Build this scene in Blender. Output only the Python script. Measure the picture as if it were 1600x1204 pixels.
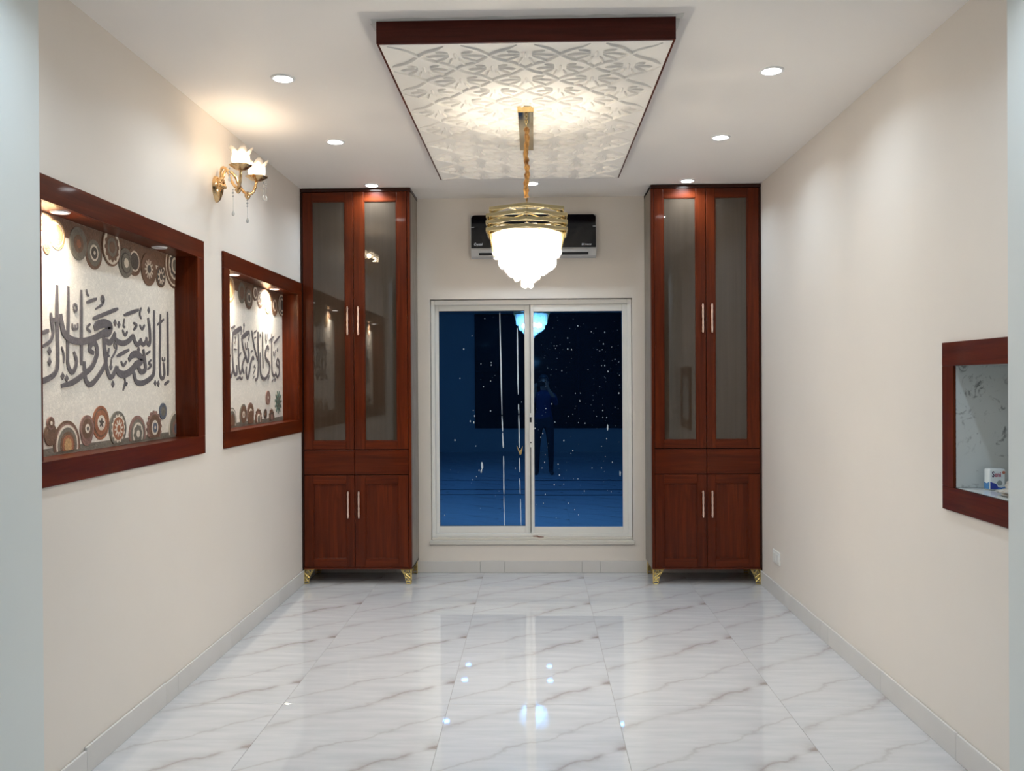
import bpy, bmesh, math, random
from mathutils import Vector, Matrix, noise
PI = math.pi
random.seed(7)
scene = bpy.context.scene
for o in list(bpy.data.objects):
    bpy.data.objects.remove(o, do_unlink=True)
COL = scene.collection

# ------------------------------------------------------------------ camera
cam_data = bpy.data.cameras.new('camera')
cam_data.sensor_fit = 'HORIZONTAL'
cam_data.sensor_width = 36.0
cam_data.lens = 36.0 * 1365.2 / 1600.0
cam_data.clip_start = 0.02
camera = bpy.data.objects.new('camera', cam_data)
COL.objects.link(camera)
camera.location = (0.0, 0.0, 1.562)
camera.rotation_euler = (PI / 2 - 0.0047, 0.0057, 0.0269)
scene.camera = camera

# ------------------------------------------------------------------ world and exposure (night outside)
world = bpy.data.worlds.new('night')
scene.world = world
world.use_nodes = True
world.node_tree.nodes['Background'].inputs['Color'].default_value = (0.05, 0.10, 0.20, 1)
world.node_tree.nodes['Background'].inputs['Strength'].default_value = 0.03
scene.view_settings.view_transform = 'Standard'
scene.view_settings.look = 'None'
scene.view_settings.gamma = 1.0
scene.view_settings.use_curve_mapping = False
scene.view_settings.exposure = 0.44
COOL = (0.70, 0.86, 1.0)          # downlight colour
WARM = (1.0, 0.83, 0.62)
CRYSTAL_LIGHT = (1.0, 0.92, 0.80)          # lamps with glass shades
DOWNLIGHT_W = 3.5
LOUNGE_W = 5.0
NICHE_W = 26.0
CHANDELIER_W = 165.0
SCONCE_W = 4.5

# ------------------------------------------------------------------ dimensions (metres)
XL, XR = -1.814, 1.726            # side walls
YC, YB = 6.716, 7.135             # cabinet fronts, back wall
ZC = 3.061                        # ceiling
YP0, YP1 = 2.76, 3.05             # partition the photograph looks through
YREAR = -5.0

# ------------------------------------------------------------------ mesh helpers
class MB:
    def __init__(s):
        s.v = []; s.f = []; s.m = []
    def add(s, verts, faces, mi=0):
        k = len(s.v)
        s.v += [tuple(v) for v in verts]
        s.f += [tuple(i + k for i in f) for f in faces]
        s.m += [mi] * len(faces)
        return s
    def box(s, x0, x1, y0, y1, z0, z1, mi=0):
        v = [(x0,y0,z0),(x1,y0,z0),(x1,y1,z0),(x0,y1,z0),(x0,y0,z1),(x1,y0,z1),(x1,y1,z1),(x0,y1,z1)]
        return s.add(v, [(0,3,2,1),(4,5,6,7),(0,1,5,4),(1,2,6,5),(2,3,7,6),(3,0,4,7)], mi)
    def prism(s, poly, fn, d0, d1, mi=0):
        """poly of (a,b); fn(a,b,d) -> xyz"""
        n = len(poly)
        v = [fn(a, b, d0) for a, b in poly] + [fn(a, b, d1) for a, b in poly]
        f = [tuple(range(n))[::-1], tuple(range(n, 2*n))]
        f += [(i, (i+1) % n, n + (i+1) % n, n + i) for i in range(n)]
        return s.add(v, f, mi)
    def tube(s, pts, r, n=8, mi=0, caps=True, squash=1.0):
        pts = [Vector(p) for p in pts]
        m = len(pts)
        rr = r if isinstance(r, (list, tuple)) else [r] * m
        t0 = (pts[1] - pts[0]).normalized()
        up = Vector((0,0,1)) if abs(t0.z) < .9 else Vector((1,0,0))
        u = t0.cross(up).normalized()
        v = []
        for i, p in enumerate(pts):
            t = (pts[min(i+1, m-1)] - pts[max(i-1, 0)]).normalized()
            u = (u - t * u.dot(t)).normalized()
            w = t.cross(u)
            for k in range(n):
                a = 2 * PI * k / n
                v.append(p + (u * math.cos(a) + w * math.sin(a) * squash) * rr[i])
        f = []
        for i in range(m - 1):
            for k in range(n):
                a, b = i*n + k, i*n + (k+1) % n
                f.append((a, b, b + n, a + n))
        if caps:
            f.append(tuple(range(n))[::-1]); f.append(tuple(range((m-1)*n, m*n)))
        return s.add(v, f, mi)
    def lathe(s, prof, n=24, c=(0,0,0), axis='z', mi=0, wob=None, caps=True):
        v = []
        for j, (r, h) in enumerate(prof):
            for k in range(n):
                a = 2 * PI * k / n
                q = r * (wob(a, j) if wob else 1)
                x, y = q * math.cos(a), q * math.sin(a)
                p = {'z': (x, y, h), 'y': (x, h, -y), 'x': (h, x, y)}[axis]
                v.append((c[0]+p[0], c[1]+p[1], c[2]+p[2]))
        f = []
        for j in range(len(prof) - 1):
            for k in range(n):
                a, b = j*n + k, j*n + (k+1) % n
                f.append((a, b, b + n, a + n))
        if caps:
            f.append(tuple(range(n))[::-1]); f.append(tuple(range((len(prof)-1)*n, len(prof)*n)))
        return s.add(v, f, mi)
    def mesh(s, name, origin=(0,0,0), bevel=0, smooth=None, segs=2):
        me = bpy.data.meshes.new(name)
        ox, oy, oz = origin
        me.from_pydata([(x-ox, y-oy, z-oz) for x, y, z in s.v], [], s.f)
        me.polygons.foreach_set('material_index', s.m)
        bm = bmesh.new(); bm.from_mesh(me)
        if bevel:
            ed = [e for e in bm.edges if len(e.link_faces) == 2 and e.calc_face_angle(0) > .5]
            bmesh.ops.bevel(bm, geom=ed, offset=bevel, segments=segs, profile=.5, affect='EDGES', clamp_overlap=True)
        bmesh.ops.recalc_face_normals(bm, faces=bm.faces)
        if smooth is not None:
            for e in bm.edges:
                e.smooth = not (len(e.link_faces) == 2 and e.calc_face_angle(0) > smooth)
            for f in bm.faces: f.smooth = True
        bm.to_mesh(me); bm.free()
        return me

ORG = {}
def link(name, data, mat=None, parent=None, origin=None):
    o = bpy.data.objects.new(name, data)
    COL.objects.link(o)
    po = ORG.get(parent.name, Vector((0,0,0))) if parent else Vector((0,0,0))
    org = Vector(origin) if origin is not None else po
    if parent: o.parent = parent
    o.location = org - po
    ORG[o.name] = org
    if mat is not None and data is not None:
        for m in (mat if isinstance(mat, (list, tuple)) else [mat]): data.materials.append(m)
    return o
def part(name, mb, mat, parent=None, origin=None, bevel=0, smooth=None, segs=2):
    org = Vector(origin) if origin is not None else (ORG[parent.name] if parent else Vector((0,0,0)))
    return link(name, mb.mesh(name, org, bevel, smooth, segs), mat, parent, org)
def share(name, src, parent, origin):
    """another object on the same mesh"""
    return link(name, src.data, None, parent, origin)
def tag(o, label, cat, group=None):
    o['label'] = label; o['category'] = cat
    if group: o['group'] = group
    return o
def thing(name, label, cat, loc, group=None):
    return tag(link(name, None, None, None, loc), label, cat, group)
def structure(o):
    o['kind'] = 'structure'; return o
def lamp(name, kind, loc, color, watts, parent, size=.05, rot=(0,0,0)):
    d = bpy.data.lights.new(name, kind)
    d.color = color; d.energy = watts
    if kind == 'AREA':
        d.shape = 'DISK'; d.size = size; d.spread = math.radians(145)
    else:
        d.shadow_soft_size = size
    o = link(name, d, None, parent, loc)
    o.rotation_euler = rot
    return o
def text_part(name, body, mat, parent, loc, rot, height, depth=.0015, shear=0.0, width=None, bold=0.0):
    cu = bpy.data.curves.new(name, 'FONT')
    cu.body = body; cu.size = 1.0; cu.shear = shear; cu.offset = bold
    cu.align_x = 'LEFT'; cu.resolution_u = 4
    tmp = bpy.data.objects.new('tmp_text', cu); COL.objects.link(tmp)
    bpy.context.view_layer.update()
    me = bpy.data.meshes.new_from_object(tmp.evaluated_get(bpy.context.evaluated_depsgraph_get()))
    bpy.data.objects.remove(tmp, do_unlink=True); bpy.data.curves.remove(cu)
    xs = [v.co.x for v in me.vertices]; ys = [v.co.y for v in me.vertices]
    x0, y0 = min(xs), min(ys)
    sy = height / (max(ys) - y0); sx = sy if width is None else width / (max(xs) - x0)
    R = Matrix.Rotation(rot[2], 3, 'Z') @ Matrix.Rotation(rot[1], 3, 'Y') @ Matrix.Rotation(rot[0], 3, 'X')
    for v in me.vertices:
        v.co = R @ Vector(((v.co.x - x0) * sx, (v.co.y - y0) * sy, 0))
    bm = bmesh.new(); bm.from_mesh(me)
    ret = bmesh.ops.extrude_face_region(bm, geom=list(bm.faces))
    nrm = R @ Vector((0,0,1))
    bmesh.ops.translate(bm, vec=nrm * depth, verts=[g for g in ret['geom'] if isinstance(g, bmesh.types.BMVert)])
    bmesh.ops.recalc_face_normals(bm, faces=bm.faces)
    bm.to_mesh(me); bm.free(); me.name = name
    return link(name, me, mat, parent, loc)

# ------------------------------------------------------------------ materials
def srgb(r, g, b):
    f = lambda c: (c/255/12.92) if c/255 <= .04045 else ((c/255 + .055) / 1.055) ** 2.4
    return (f(r), f(g), f(b), 1)
class NT:
    def __init__(s, name):
        s.mat = bpy.data.materials.new(name); s.mat.use_nodes = True
        s.t = s.mat.node_tree; s.t.nodes.clear()
        s.out = s.n('ShaderNodeOutputMaterial')
    def n(s, typ, **kw):
        nd = s.t.nodes.new(typ)
        for k, v in kw.items():
            if k in nd.inputs: nd.inputs[k].default_value = v
            else: setattr(nd, k, v)
        return nd
    def l(s, a, b): s.t.links.new(a, b)
    def math(s, op, a, b=None, c=None):
        nd = s.n('ShaderNodeMath', operation=op)
        for i, q in enumerate((a, b, c)):
            if q is None: continue
            if isinstance(q, (int, float)): nd.inputs[i].default_value = q
            else: s.l(q, nd.inputs[i])
        return nd.outputs[0]
    def ramp(s, fac, stops):
        nd = s.n('ShaderNodeValToRGB'); s.l(fac, nd.inputs[0])
        e = nd.color_ramp.elements
        while len(e) < len(stops): e.new(.5)
        for q, (p, c) in zip(e, stops): q.position = p; q.color = c
        return nd.outputs[0]
    def coords(s, kind='Object', scale=(1,1,1)):
        tc = s.n('ShaderNodeTexCoord'); mp = s.n('ShaderNodeMapping')
        mp.inputs['Scale'].default_value = scale
        s.l(tc.outputs[kind], mp.inputs['Vector']); return mp.outputs[0]
    def noise(s, vec, scale, detail=3, rough=.5, dist=0.0):
        nd = s.n('ShaderNodeTexNoise', Scale=scale, Detail=detail, Roughness=rough, Distortion=dist)
        s.l(vec, nd.inputs['Vector']); return nd.outputs['Fac']
    def mixc(s, fac, a, b, blend='MIX'):
        nd = s.n('ShaderNodeMix', data_type='RGBA', blend_type=blend)
        for i, q in ((0, fac), (6, a), (7, b)):
            if isinstance(q, (int, float, tuple)): nd.inputs[i].default_value = q
            else: s.l(q, nd.inputs[i])
        return nd.outputs[2]
    def principled(s, color=None, rough=.5, metal=0.0, bump=None, bump_strength=.1, bump_dist=.01, **kw):
        p = s.n('ShaderNodeBsdfPrincipled')
        if color is not None:
            if isinstance(color, tuple): p.inputs['Base Color'].default_value = color
            else: s.l(color, p.inputs['Base Color'])
        if isinstance(rough, (int, float)): p.inputs['Roughness'].default_value = rough
        else: s.l(rough, p.inputs['Roughness'])
        p.inputs['Metallic'].default_value = metal
        for k, v in kw.items(): p.inputs[k.replace('_', ' ')].default_value = v
        if bump is not None:
            b = s.n('ShaderNodeBump', Strength=bump_strength, Distance=bump_dist)
            s.l(bump, b.inputs['Height']); s.l(b.outputs[0], p.inputs['Normal'])
        s.l(p.outputs[0], s.out.inputs[0]); s.p = p
        return s.mat

def m_paint(name, col, var=.04):
    t = NT(name); v = t.coords()
    n = t.noise(v, 1.3, 4); fine = t.noise(v, 90, 2)
    c2 = tuple(c * (1 - var) for c in col[:3]) + (1,)
    return t.principled(t.ramp(n, [(.3, c2), (.7, col)]), .55, bump=fine, bump_strength=.05, bump_dist=.002)
def m_wood(name, grain, dark=(56,17,5), light=(112,46,16), rough=.32, coat=.15):
    t = NT(name)
    sc = {'z': (26,26,1.4), 'x': (1.4,26,26), 'y': (26,1.4,26)}[grain]
    v = t.coords('Object', sc)
    n = t.noise(v, 1.6, 6, .6, .6); broad = t.noise(t.coords('Object', tuple(q*.12 for q in sc)), 2.2, 3)
    f = t.math('ADD', t.math('MULTIPLY', n, .6), t.math('MULTIPLY', broad, .4))
    c = t.ramp(f, [(.28, srgb(*dark)), (.5, srgb(*[(a+b)//2 for a, b in zip(dark, light)])), (.75, srgb(*light))])
    return t.principled(c, rough, bump=n, bump_strength=.05, bump_dist=.002, Coat_Weight=coat, Coat_Roughness=.06, Specular_IOR_Level=.12)
def m_plain(name, rgb, rough=.5, metal=0.0, **kw):
    return NT(name).principled(srgb(*rgb), rough, metal, **kw)
def m_metal(name, rgb, rough):
    t = NT(name); n = t.noise(t.coords(), 60, 2)
    return t.principled(t.ramp(n, [(.3, tuple(c*.92 for c in srgb(*rgb)[:3]) + (1,)), (.7, srgb(*rgb))]), rough, 1.0)
def m_emit(name, col, strength):
    t = NT(name); e = t.n('ShaderNodeEmission', Strength=strength); e.inputs[0].default_value = col + (1,)
    t.l(e.outputs[0], t.out.inputs[0]); return t.mat
def m_marble(name, modulo=False, size=.806, lo=(190,191,194), hi=(203,203,205)):
    """white floor tile print: one long grey-brown vein per tile, every tile alike"""
    t = NT(name)
    tc = t.n('ShaderNodeTexCoord'); sp = t.n('ShaderNodeSeparateXYZ')
    t.l(tc.outputs['Object'], sp.inputs[0])
    if modulo:
        u = t.math('FRACT', t.math('DIVIDE', t.math('SUBTRACT', sp.outputs[0], .376), size))
        w = t.math('FRACT', t.math('DIVIDE', t.math('SUBTRACT', sp.outputs[1], 4.215), size))
    else:
        u = t.math('DIVIDE', sp.outputs[0], size); w = t.math('DIVIDE', sp.outputs[1], size)
    cb = t.n('ShaderNodeCombineXYZ'); t.l(u, cb.inputs[0]); t.l(w, cb.inputs[1])
    n1 = t.noise(cb.outputs[0], 3.2, 5, .55); n2 = t.noise(cb.outputs[0], 9.0, 5, .65); n3 = t.noise(cb.outputs[0], 2.1, 3)
    wig = t.math('ADD', t.math('MULTIPLY', t.math('SUBTRACT', n1, .5), .30), t.math('MULTIPLY', t.math('SUBTRACT', n2, .5), .06))
    def vein(off, soft, sharp):
        d = t.math('ADD', t.math('SUBTRACT', w, t.math('MULTIPLY_ADD', u, .775, off)), wig)
        d = t.math('ABSOLUTE', t.math('SUBTRACT', t.math('FRACT', t.math('ADD', d, .5)), .5))
        a = t.math('POWER', 2.718, t.math('MULTIPLY', t.math('DIVIDE', d, soft), -1.0))
        b = t.math('POWER', 2.718, t.math('MULTIPLY', t.math('POWER', t.math('DIVIDE', d, sharp), 2.0), -1.0))
        return a, b
    a1, b1 = vein(-.375, .052, .018)
    a2, b2 = vein(.06, .06, .012)
    edge = t.math('ADD', .28, t.math('MULTIPLY', t.math('POWER', u, 2.0), .72))
    fil = t.ramp(n3, [(.38, (.15,.15,.15,1)), (.62, (1,1,1,1))])
    v1 = t.math('MULTIPLY', t.math('ADD', t.math('MULTIPLY', a1, .85), t.math('MULTIPLY', b1, .35)), t.math('MULTIPLY', edge, fil))
    v2 = t.math('MULTIPLY', t.math('ADD', t.math('MULTIPLY', a2, .16), t.math('MULTIPLY', b2, .34)), t.math('SUBTRACT', 1.0, n1))
    f = t.math('MINIMUM', t.math('ADD', v1, v2), 1.0)
    stm = t.n('ShaderNodeMapping'); stm.inputs['Rotation'].default_value = (0, 0, -.25); stm.inputs['Scale'].default_value = (1.2, 7.0, 1)
    t.l(cb.outputs[0], stm.inputs[0]); cl = t.noise(stm.outputs[0], 2.2, 4)
    base = t.ramp(cl, [(.3, srgb(*lo)), (.7, srgb(*hi))])
    c = t.mixc(f, base, srgb(124,106,92))
    return t.principled(c, .025, IOR=1.62)

WALL = m_paint('wall_paint_cream', srgb(228,220,211)); WALL_COOL = m_paint('wall_paint_cool_white', srgb(216,221,219))
CEIL = m_paint('ceiling_paint', srgb(246,241,236), .02)
MARBLE = m_marble('marble_tile'); MARBLE_SKIRT = m_paint('marble_skirting', srgb(217,214,211), .14); MARBLE_REAR = m_marble('marble_floor_lounge', True)
GROUT = m_plain('tile_joint', (150,148,145), .8)
WOOD_Z = m_wood('mahogany_upright', 'z'); WOOD_X = m_wood('mahogany_across', 'x'); WOOD_Y = m_wood('mahogany_along', 'y')
DARKWOOD = m_wood('dark_wood_edge', 'z', (34,16,11), (62,30,20))
GOLD = m_metal('polished_gold', (224,196,140), .12)
BAND_GOLD = m_metal('champagne_gold', (186,174,138), .24)
GOLD_LEG = m_metal('leg_gold', (214,190,120), .3)
COPPER = m_metal('rose_copper', (250,222,208), .35)
WHITE_ALU = m_plain('white_aluminium', (226,224,219), .35)
WHITE_PLASTIC = m_plain('white_plastic', (236,236,232), .3)
TRIM_WHITE = m_plain('downlight_trim', (240,240,240), .4)
LENS_ON = m_emit('downlight_lens', (0.93, 0.97, 1.0), 30.0)
LENS_WARM = m_emit('niche_lens', (1.0, 0.93, 0.86), 12.0)
LENS_OFF = m_plain('lens_unlit', (215,210,203), .3)
CRYSTAL_BULB = m_emit('crystal_bulb_glow', (1.0, 0.93, 0.82), 380.0)
BULB = m_emit('bulb_glow', (1.0, 0.86, 0.66), 60.0)

# lettering of the two mosaics: (pen width, [(y, z) ...]) in metres on the panel
STROKES_A = [
  (0.024,[(3.4685,1.9604),(3.4651,1.8362),(3.4685,1.7145),(3.4651,1.6331),(3.4336,1.5963),(3.3584,1.5741),(3.2934,1.5722)]),
  (0.018,[(3.4213,1.845),(3.4259,1.8132),(3.4362,1.7696),(3.4139,1.7323),(3.3604,1.7082)]),
  (0.018,[(3.4209,1.8169),(3.4738,1.8206)]),
  (0.018,[(3.3542,1.7602),(3.4073,1.774)]),
  (0.03,[(3.4929,1.8465),(3.4998,1.806),(3.5221,1.7662),(3.5801,1.7441),(3.6609,1.7415),(3.7543,1.759),(3.8437,1.7881),(3.8899,1.8043)]),
  (0.04,[(3.7594,1.8032),(3.7992,1.8212),(3.8535,1.8314),(3.9042,1.8211),(3.8898,1.7952),(3.8435,1.7791)]),
  (0.022,[(3.5536,1.9635),(3.5502,1.8426),(3.5445,1.7175),(3.5456,1.6428),(3.578,1.6099),(3.6063,1.6355),(3.6108,1.6652),(3.5913,1.6963)]),
  (0.022,[(3.656,1.9596),(3.6537,1.8075),(3.654,1.7219),(3.6511,1.6406)]),
  (0.01,[(3.4985,1.7136),(3.5132,1.6833),(3.5126,1.6463)]),
  (0.01,[(3.5901,1.8792),(3.5983,1.8946),(3.6158,1.8898),(3.618,1.8731),(3.6042,1.8656),(3.5916,1.8751)]),
  (0.01,[(3.5811,1.8134),(3.584,1.7926),(3.6007,1.7915),(3.6034,1.8107)]),
  (0.01,[(3.6015,1.7916),(3.6208,1.7948),(3.6236,1.8184)]),
  (0.01,[(3.6977,1.9662),(3.7017,1.9492),(3.7185,1.94)]),
  (0.016,[(3.6968,1.9098),(3.7878,1.9357)]),
  (0.012,[(3.8459,1.9268),(3.8261,1.9349),(3.8372,1.9516),(3.8506,1.9371),(3.8321,1.913),(3.7738,1.888)]),
  (0.018,[(3.7513,1.8444),(3.8633,1.875),(3.9821,1.9075)]),
  (0.012,[(3.7294,1.8211),(3.6994,1.8018),(3.7332,1.7863)]),
  (0.026,[(3.7577,1.6953),(3.7234,1.7073),(3.7323,1.7317),(3.7671,1.7397),(3.7843,1.7139),(3.7794,1.6827),(3.7351,1.6333),(3.6587,1.5978),(3.5774,1.5679),(3.4923,1.5537)]),
  (0.024,[(3.8435,1.7791),(3.8517,1.7209),(3.8645,1.6626),(3.8047,1.6033),(3.7339,1.5612),(3.6916,1.5721),(3.6772,1.6152),(3.6762,1.6582)]),
  (0.024,[(3.8423,1.7743),(3.8503,1.7071),(3.8676,1.6397),(3.8947,1.5946),(3.9278,1.5993),(3.962,1.6413)]),
  (0.028,[(3.8557,1.757),(3.9019,1.7477),(3.9353,1.7699),(3.9549,1.7964)]),
  (0.026,[(3.9402,1.7794),(3.9688,1.7576),(4.0277,1.75),(4.0835,1.7629),(4.1306,1.7868),(4.1513,1.7612),(4.1777,1.7501),(4.2105,1.7687),(4.2107,1.7835)]),
  (0.022,[(4.2105,1.7687),(4.2376,1.7526),(4.2713,1.7715),(4.2739,1.7916)]),
  (0.024,[(4.2713,1.7715),(4.2993,1.7552),(4.3145,1.7786),(4.3087,1.8387),(4.2936,1.888)]),
  (0.026,[(4.3634,1.9314),(4.3611,1.8011),(4.3593,1.6991),(4.3544,1.6175),(4.3134,1.5868),(4.2234,1.5642),(4.1587,1.5717),(4.1381,1.6056),(4.1227,1.6296)]),
  (0.034,[(4.082,1.6721),(4.1186,1.697),(4.1716,1.7035),(4.22,1.6828),(4.2033,1.6651),(4.1601,1.6544),(4.1281,1.6345),(4.0759,1.6123),(4.0253,1.6047),(3.9762,1.616),(3.9669,1.6414)]),
  (0.026,[(4.1706,1.6449),(4.2134,1.6185),(4.2577,1.6314),(4.2529,1.6712),(4.2373,1.7303)]),
  (0.022,[(4.4392,1.9168),(4.4324,1.8048),(4.4269,1.701),(4.4313,1.6079),(4.4552,1.5872),(4.4801,1.6082),(4.4747,1.6501),(4.4664,1.6708)]),
  (0.014,[(4.3998,1.8597),(4.479,1.8936)]),
  (0.022,[(4.5232,1.9364),(4.5235,1.8095),(4.5249,1.6774),(4.5235,1.6006)]),
  (0.01,[(4.4547,1.6966),(4.4593,1.6811),(4.4839,1.6827),(4.4842,1.6985)]),
  (0.016,[(4.4791,1.5559),(4.5356,1.5742)]),
  (0.018,[(4.0398,1.8815),(4.1914,1.9198)]),
  (0.012,[(4.2187,1.932),(4.2019,1.901),(4.2178,1.8776)]),
  (0.012,[(4.0446,1.8653),(4.034,1.8315),(4.051,1.8268)]),
  (0.014,[(4.0237,1.812),(4.0484,1.7888),(4.074,1.8078)]),
  (0.014,[(4.201,1.8469),(4.2279,1.8279),(4.2559,1.8505)]),
  (0.014,[(4.137,1.8525),(4.1686,1.8424),(4.1364,1.8186)]),
  (0.018,[(3.9676,1.6879),(4.088,1.7224)]),
  (0.01,[(3.947,1.722),(3.9396,1.7401),(3.957,1.7488),(3.9634,1.7249),(3.9389,1.6963),(3.9148,1.6772)]),
  (0.012,[(3.8921,1.7222),(3.8823,1.69),(3.8962,1.6859)]),
  (0.01,[(3.9148,1.6726),(3.9094,1.6359)]),
  (0.014,[(4.0064,1.6655),(4.0309,1.6463),(4.0615,1.6668)]),
  (0.012,[(4.3265,1.6804),(4.2976,1.6621),(4.326,1.6526),(4.2858,1.6318)]),
  (0.012,[(4.2702,1.7065),(4.3158,1.7231)]),
  (0.012,[(4.0401,1.5906),(4.0447,1.567),(4.024,1.5293)]),
  (0.012,[(4.067,1.5669),(4.0495,1.5518)])]
DOTS_A = [
  (3.4097,1.6921),
  (3.4091,1.6501),
  (3.5043,1.5947),
  (3.5347,1.5846),
  (4.371,1.5639),
  (4.4064,1.5603),
  (4.3022,1.9264),
  (3.9527,1.8402),
  (3.9895,1.8347),
  (4.1881,1.7261),
  (3.9271,1.5602),
  (3.9095,1.6382)]
STROKES_B = [
  (0.018,[(6.3765,1.8529),(6.5252,1.9114)]),
  (0.02,[(6.4685,1.7462),(6.4415,1.7044),(6.4933,1.6822),(6.5117,1.7162),(6.4719,1.7437)]),
  (0.022,[(6.5077,1.6954),(6.5098,1.6384),(6.4652,1.6044),(6.431,1.6273)]),
  (0.022,[(6.3276,1.9189),(6.3251,1.8129),(6.33,1.6618),(6.3659,1.6166),(6.4137,1.6221),(6.4228,1.6426)]),
  (0.014,[(6.2686,1.8682),(6.3776,1.9013)]),
  (0.012,[(6.3666,1.7942),(6.3829,1.7642),(6.4266,1.8065)]),
  (0.024,[(6.2588,1.8005),(6.2269,1.8241),(6.1779,1.7877),(6.1848,1.7386),(6.2647,1.7008),(6.2636,1.6509),(6.1976,1.6007),(6.1339,1.5906),(6.0724,1.6195),(6.0584,1.6822),(6.0605,1.774)]),
  (0.018,[(6.1179,1.9221),(6.1153,1.805),(6.123,1.6638)]),
  (0.01,[(6.1807,1.9109),(6.1845,1.8668),(6.2118,1.868),(6.2208,1.9131)]),
  (0.022,[(5.8852,1.9183),(5.9126,1.8445),(5.9624,1.7708),(6.0136,1.7149)]),
  (0.022,[(6.018,1.9165),(6.0185,1.8014),(6.0204,1.6815),(5.9959,1.5998),(5.9434,1.5806)]),
  (0.01,[(5.9286,1.9067),(5.9882,1.9243)]),
  (0.01,[(5.9351,1.8692),(5.9722,1.8758)]),
  (0.01,[(6.0558,1.9041),(6.0783,1.8811)]),
  (0.022,[(5.9245,1.7223),(5.8956,1.7357),(5.8515,1.6925),(5.8217,1.6315),(5.7857,1.5919),(5.7587,1.6309),(5.7665,1.6723)]),
  (0.014,[(5.8604,1.7721),(5.8966,1.7803)]),
  (0.01,[(5.9458,1.6896),(5.9234,1.6703),(5.9527,1.6637),(5.9003,1.6182)]),
  (0.01,[(5.8997,1.59),(5.9293,1.6089)]),
  (0.034,[(5.8206,1.9053),(5.6748,1.8563)]),
  (0.012,[(5.8278,1.9103),(5.8299,1.8779),(5.8052,1.8443)]),
  (0.024,[(5.6748,1.8563),(5.7006,1.7985),(5.7473,1.7454),(5.7881,1.705),(5.8169,1.7381),(5.8111,1.7936)]),
  (0.01,[(5.7422,1.8276),(5.7552,1.7915),(5.783,1.7925),(5.7909,1.8344)]),
  (0.022,[(5.7402,1.736),(5.6843,1.6709),(5.724,1.6214)]),
  (0.022,[(5.6154,1.8803),(5.6129,1.7593),(5.6238,1.652),(5.6498,1.6253),(5.691,1.6665)]),
  (0.012,[(5.599,1.7231),(5.666,1.761)]),
  (0.034,[(5.6695,1.9239),(5.5056,1.8743)]),
  (0.012,[(5.6763,1.9288),(5.6617,1.8737)]),
  (0.024,[(5.5056,1.8743),(5.4973,1.7818),(5.5077,1.6723),(5.5385,1.6199),(5.5773,1.6246),(5.5785,1.678)]),
  (0.024,[(5.5073,1.6547),(5.4622,1.6018),(5.4319,1.6363)]),
  (0.012,[(5.7309,1.9436),(5.7238,1.9318),(5.7094,1.8944)]),
  (0.01,[(5.5499,1.859),(5.5624,1.8419),(5.5426,1.8144)]),
  (0.01,[(5.529,1.7786),(5.5805,1.776)]),
  (0.016,[(5.5765,1.5846),(5.6293,1.5982),(5.6691,1.587),(5.6896,1.603)]),
  (0.012,[(6.2294,1.581),(6.271,1.616)]),
  (0.012,[(6.3279,1.571),(6.3618,1.5862)]),
  (0.014,[(5.4811,1.9101),(5.5513,1.9277)]),
  (0.014,[(5.4428,1.8666),(5.4442,1.8145)]),
  (0.014,[(5.4461,1.7277),(5.4713,1.7371)])]
DOTS_B = [
  (6.4043,1.5863),
  (6.47,1.8081),
  (5.7241,1.9432)]
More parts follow.
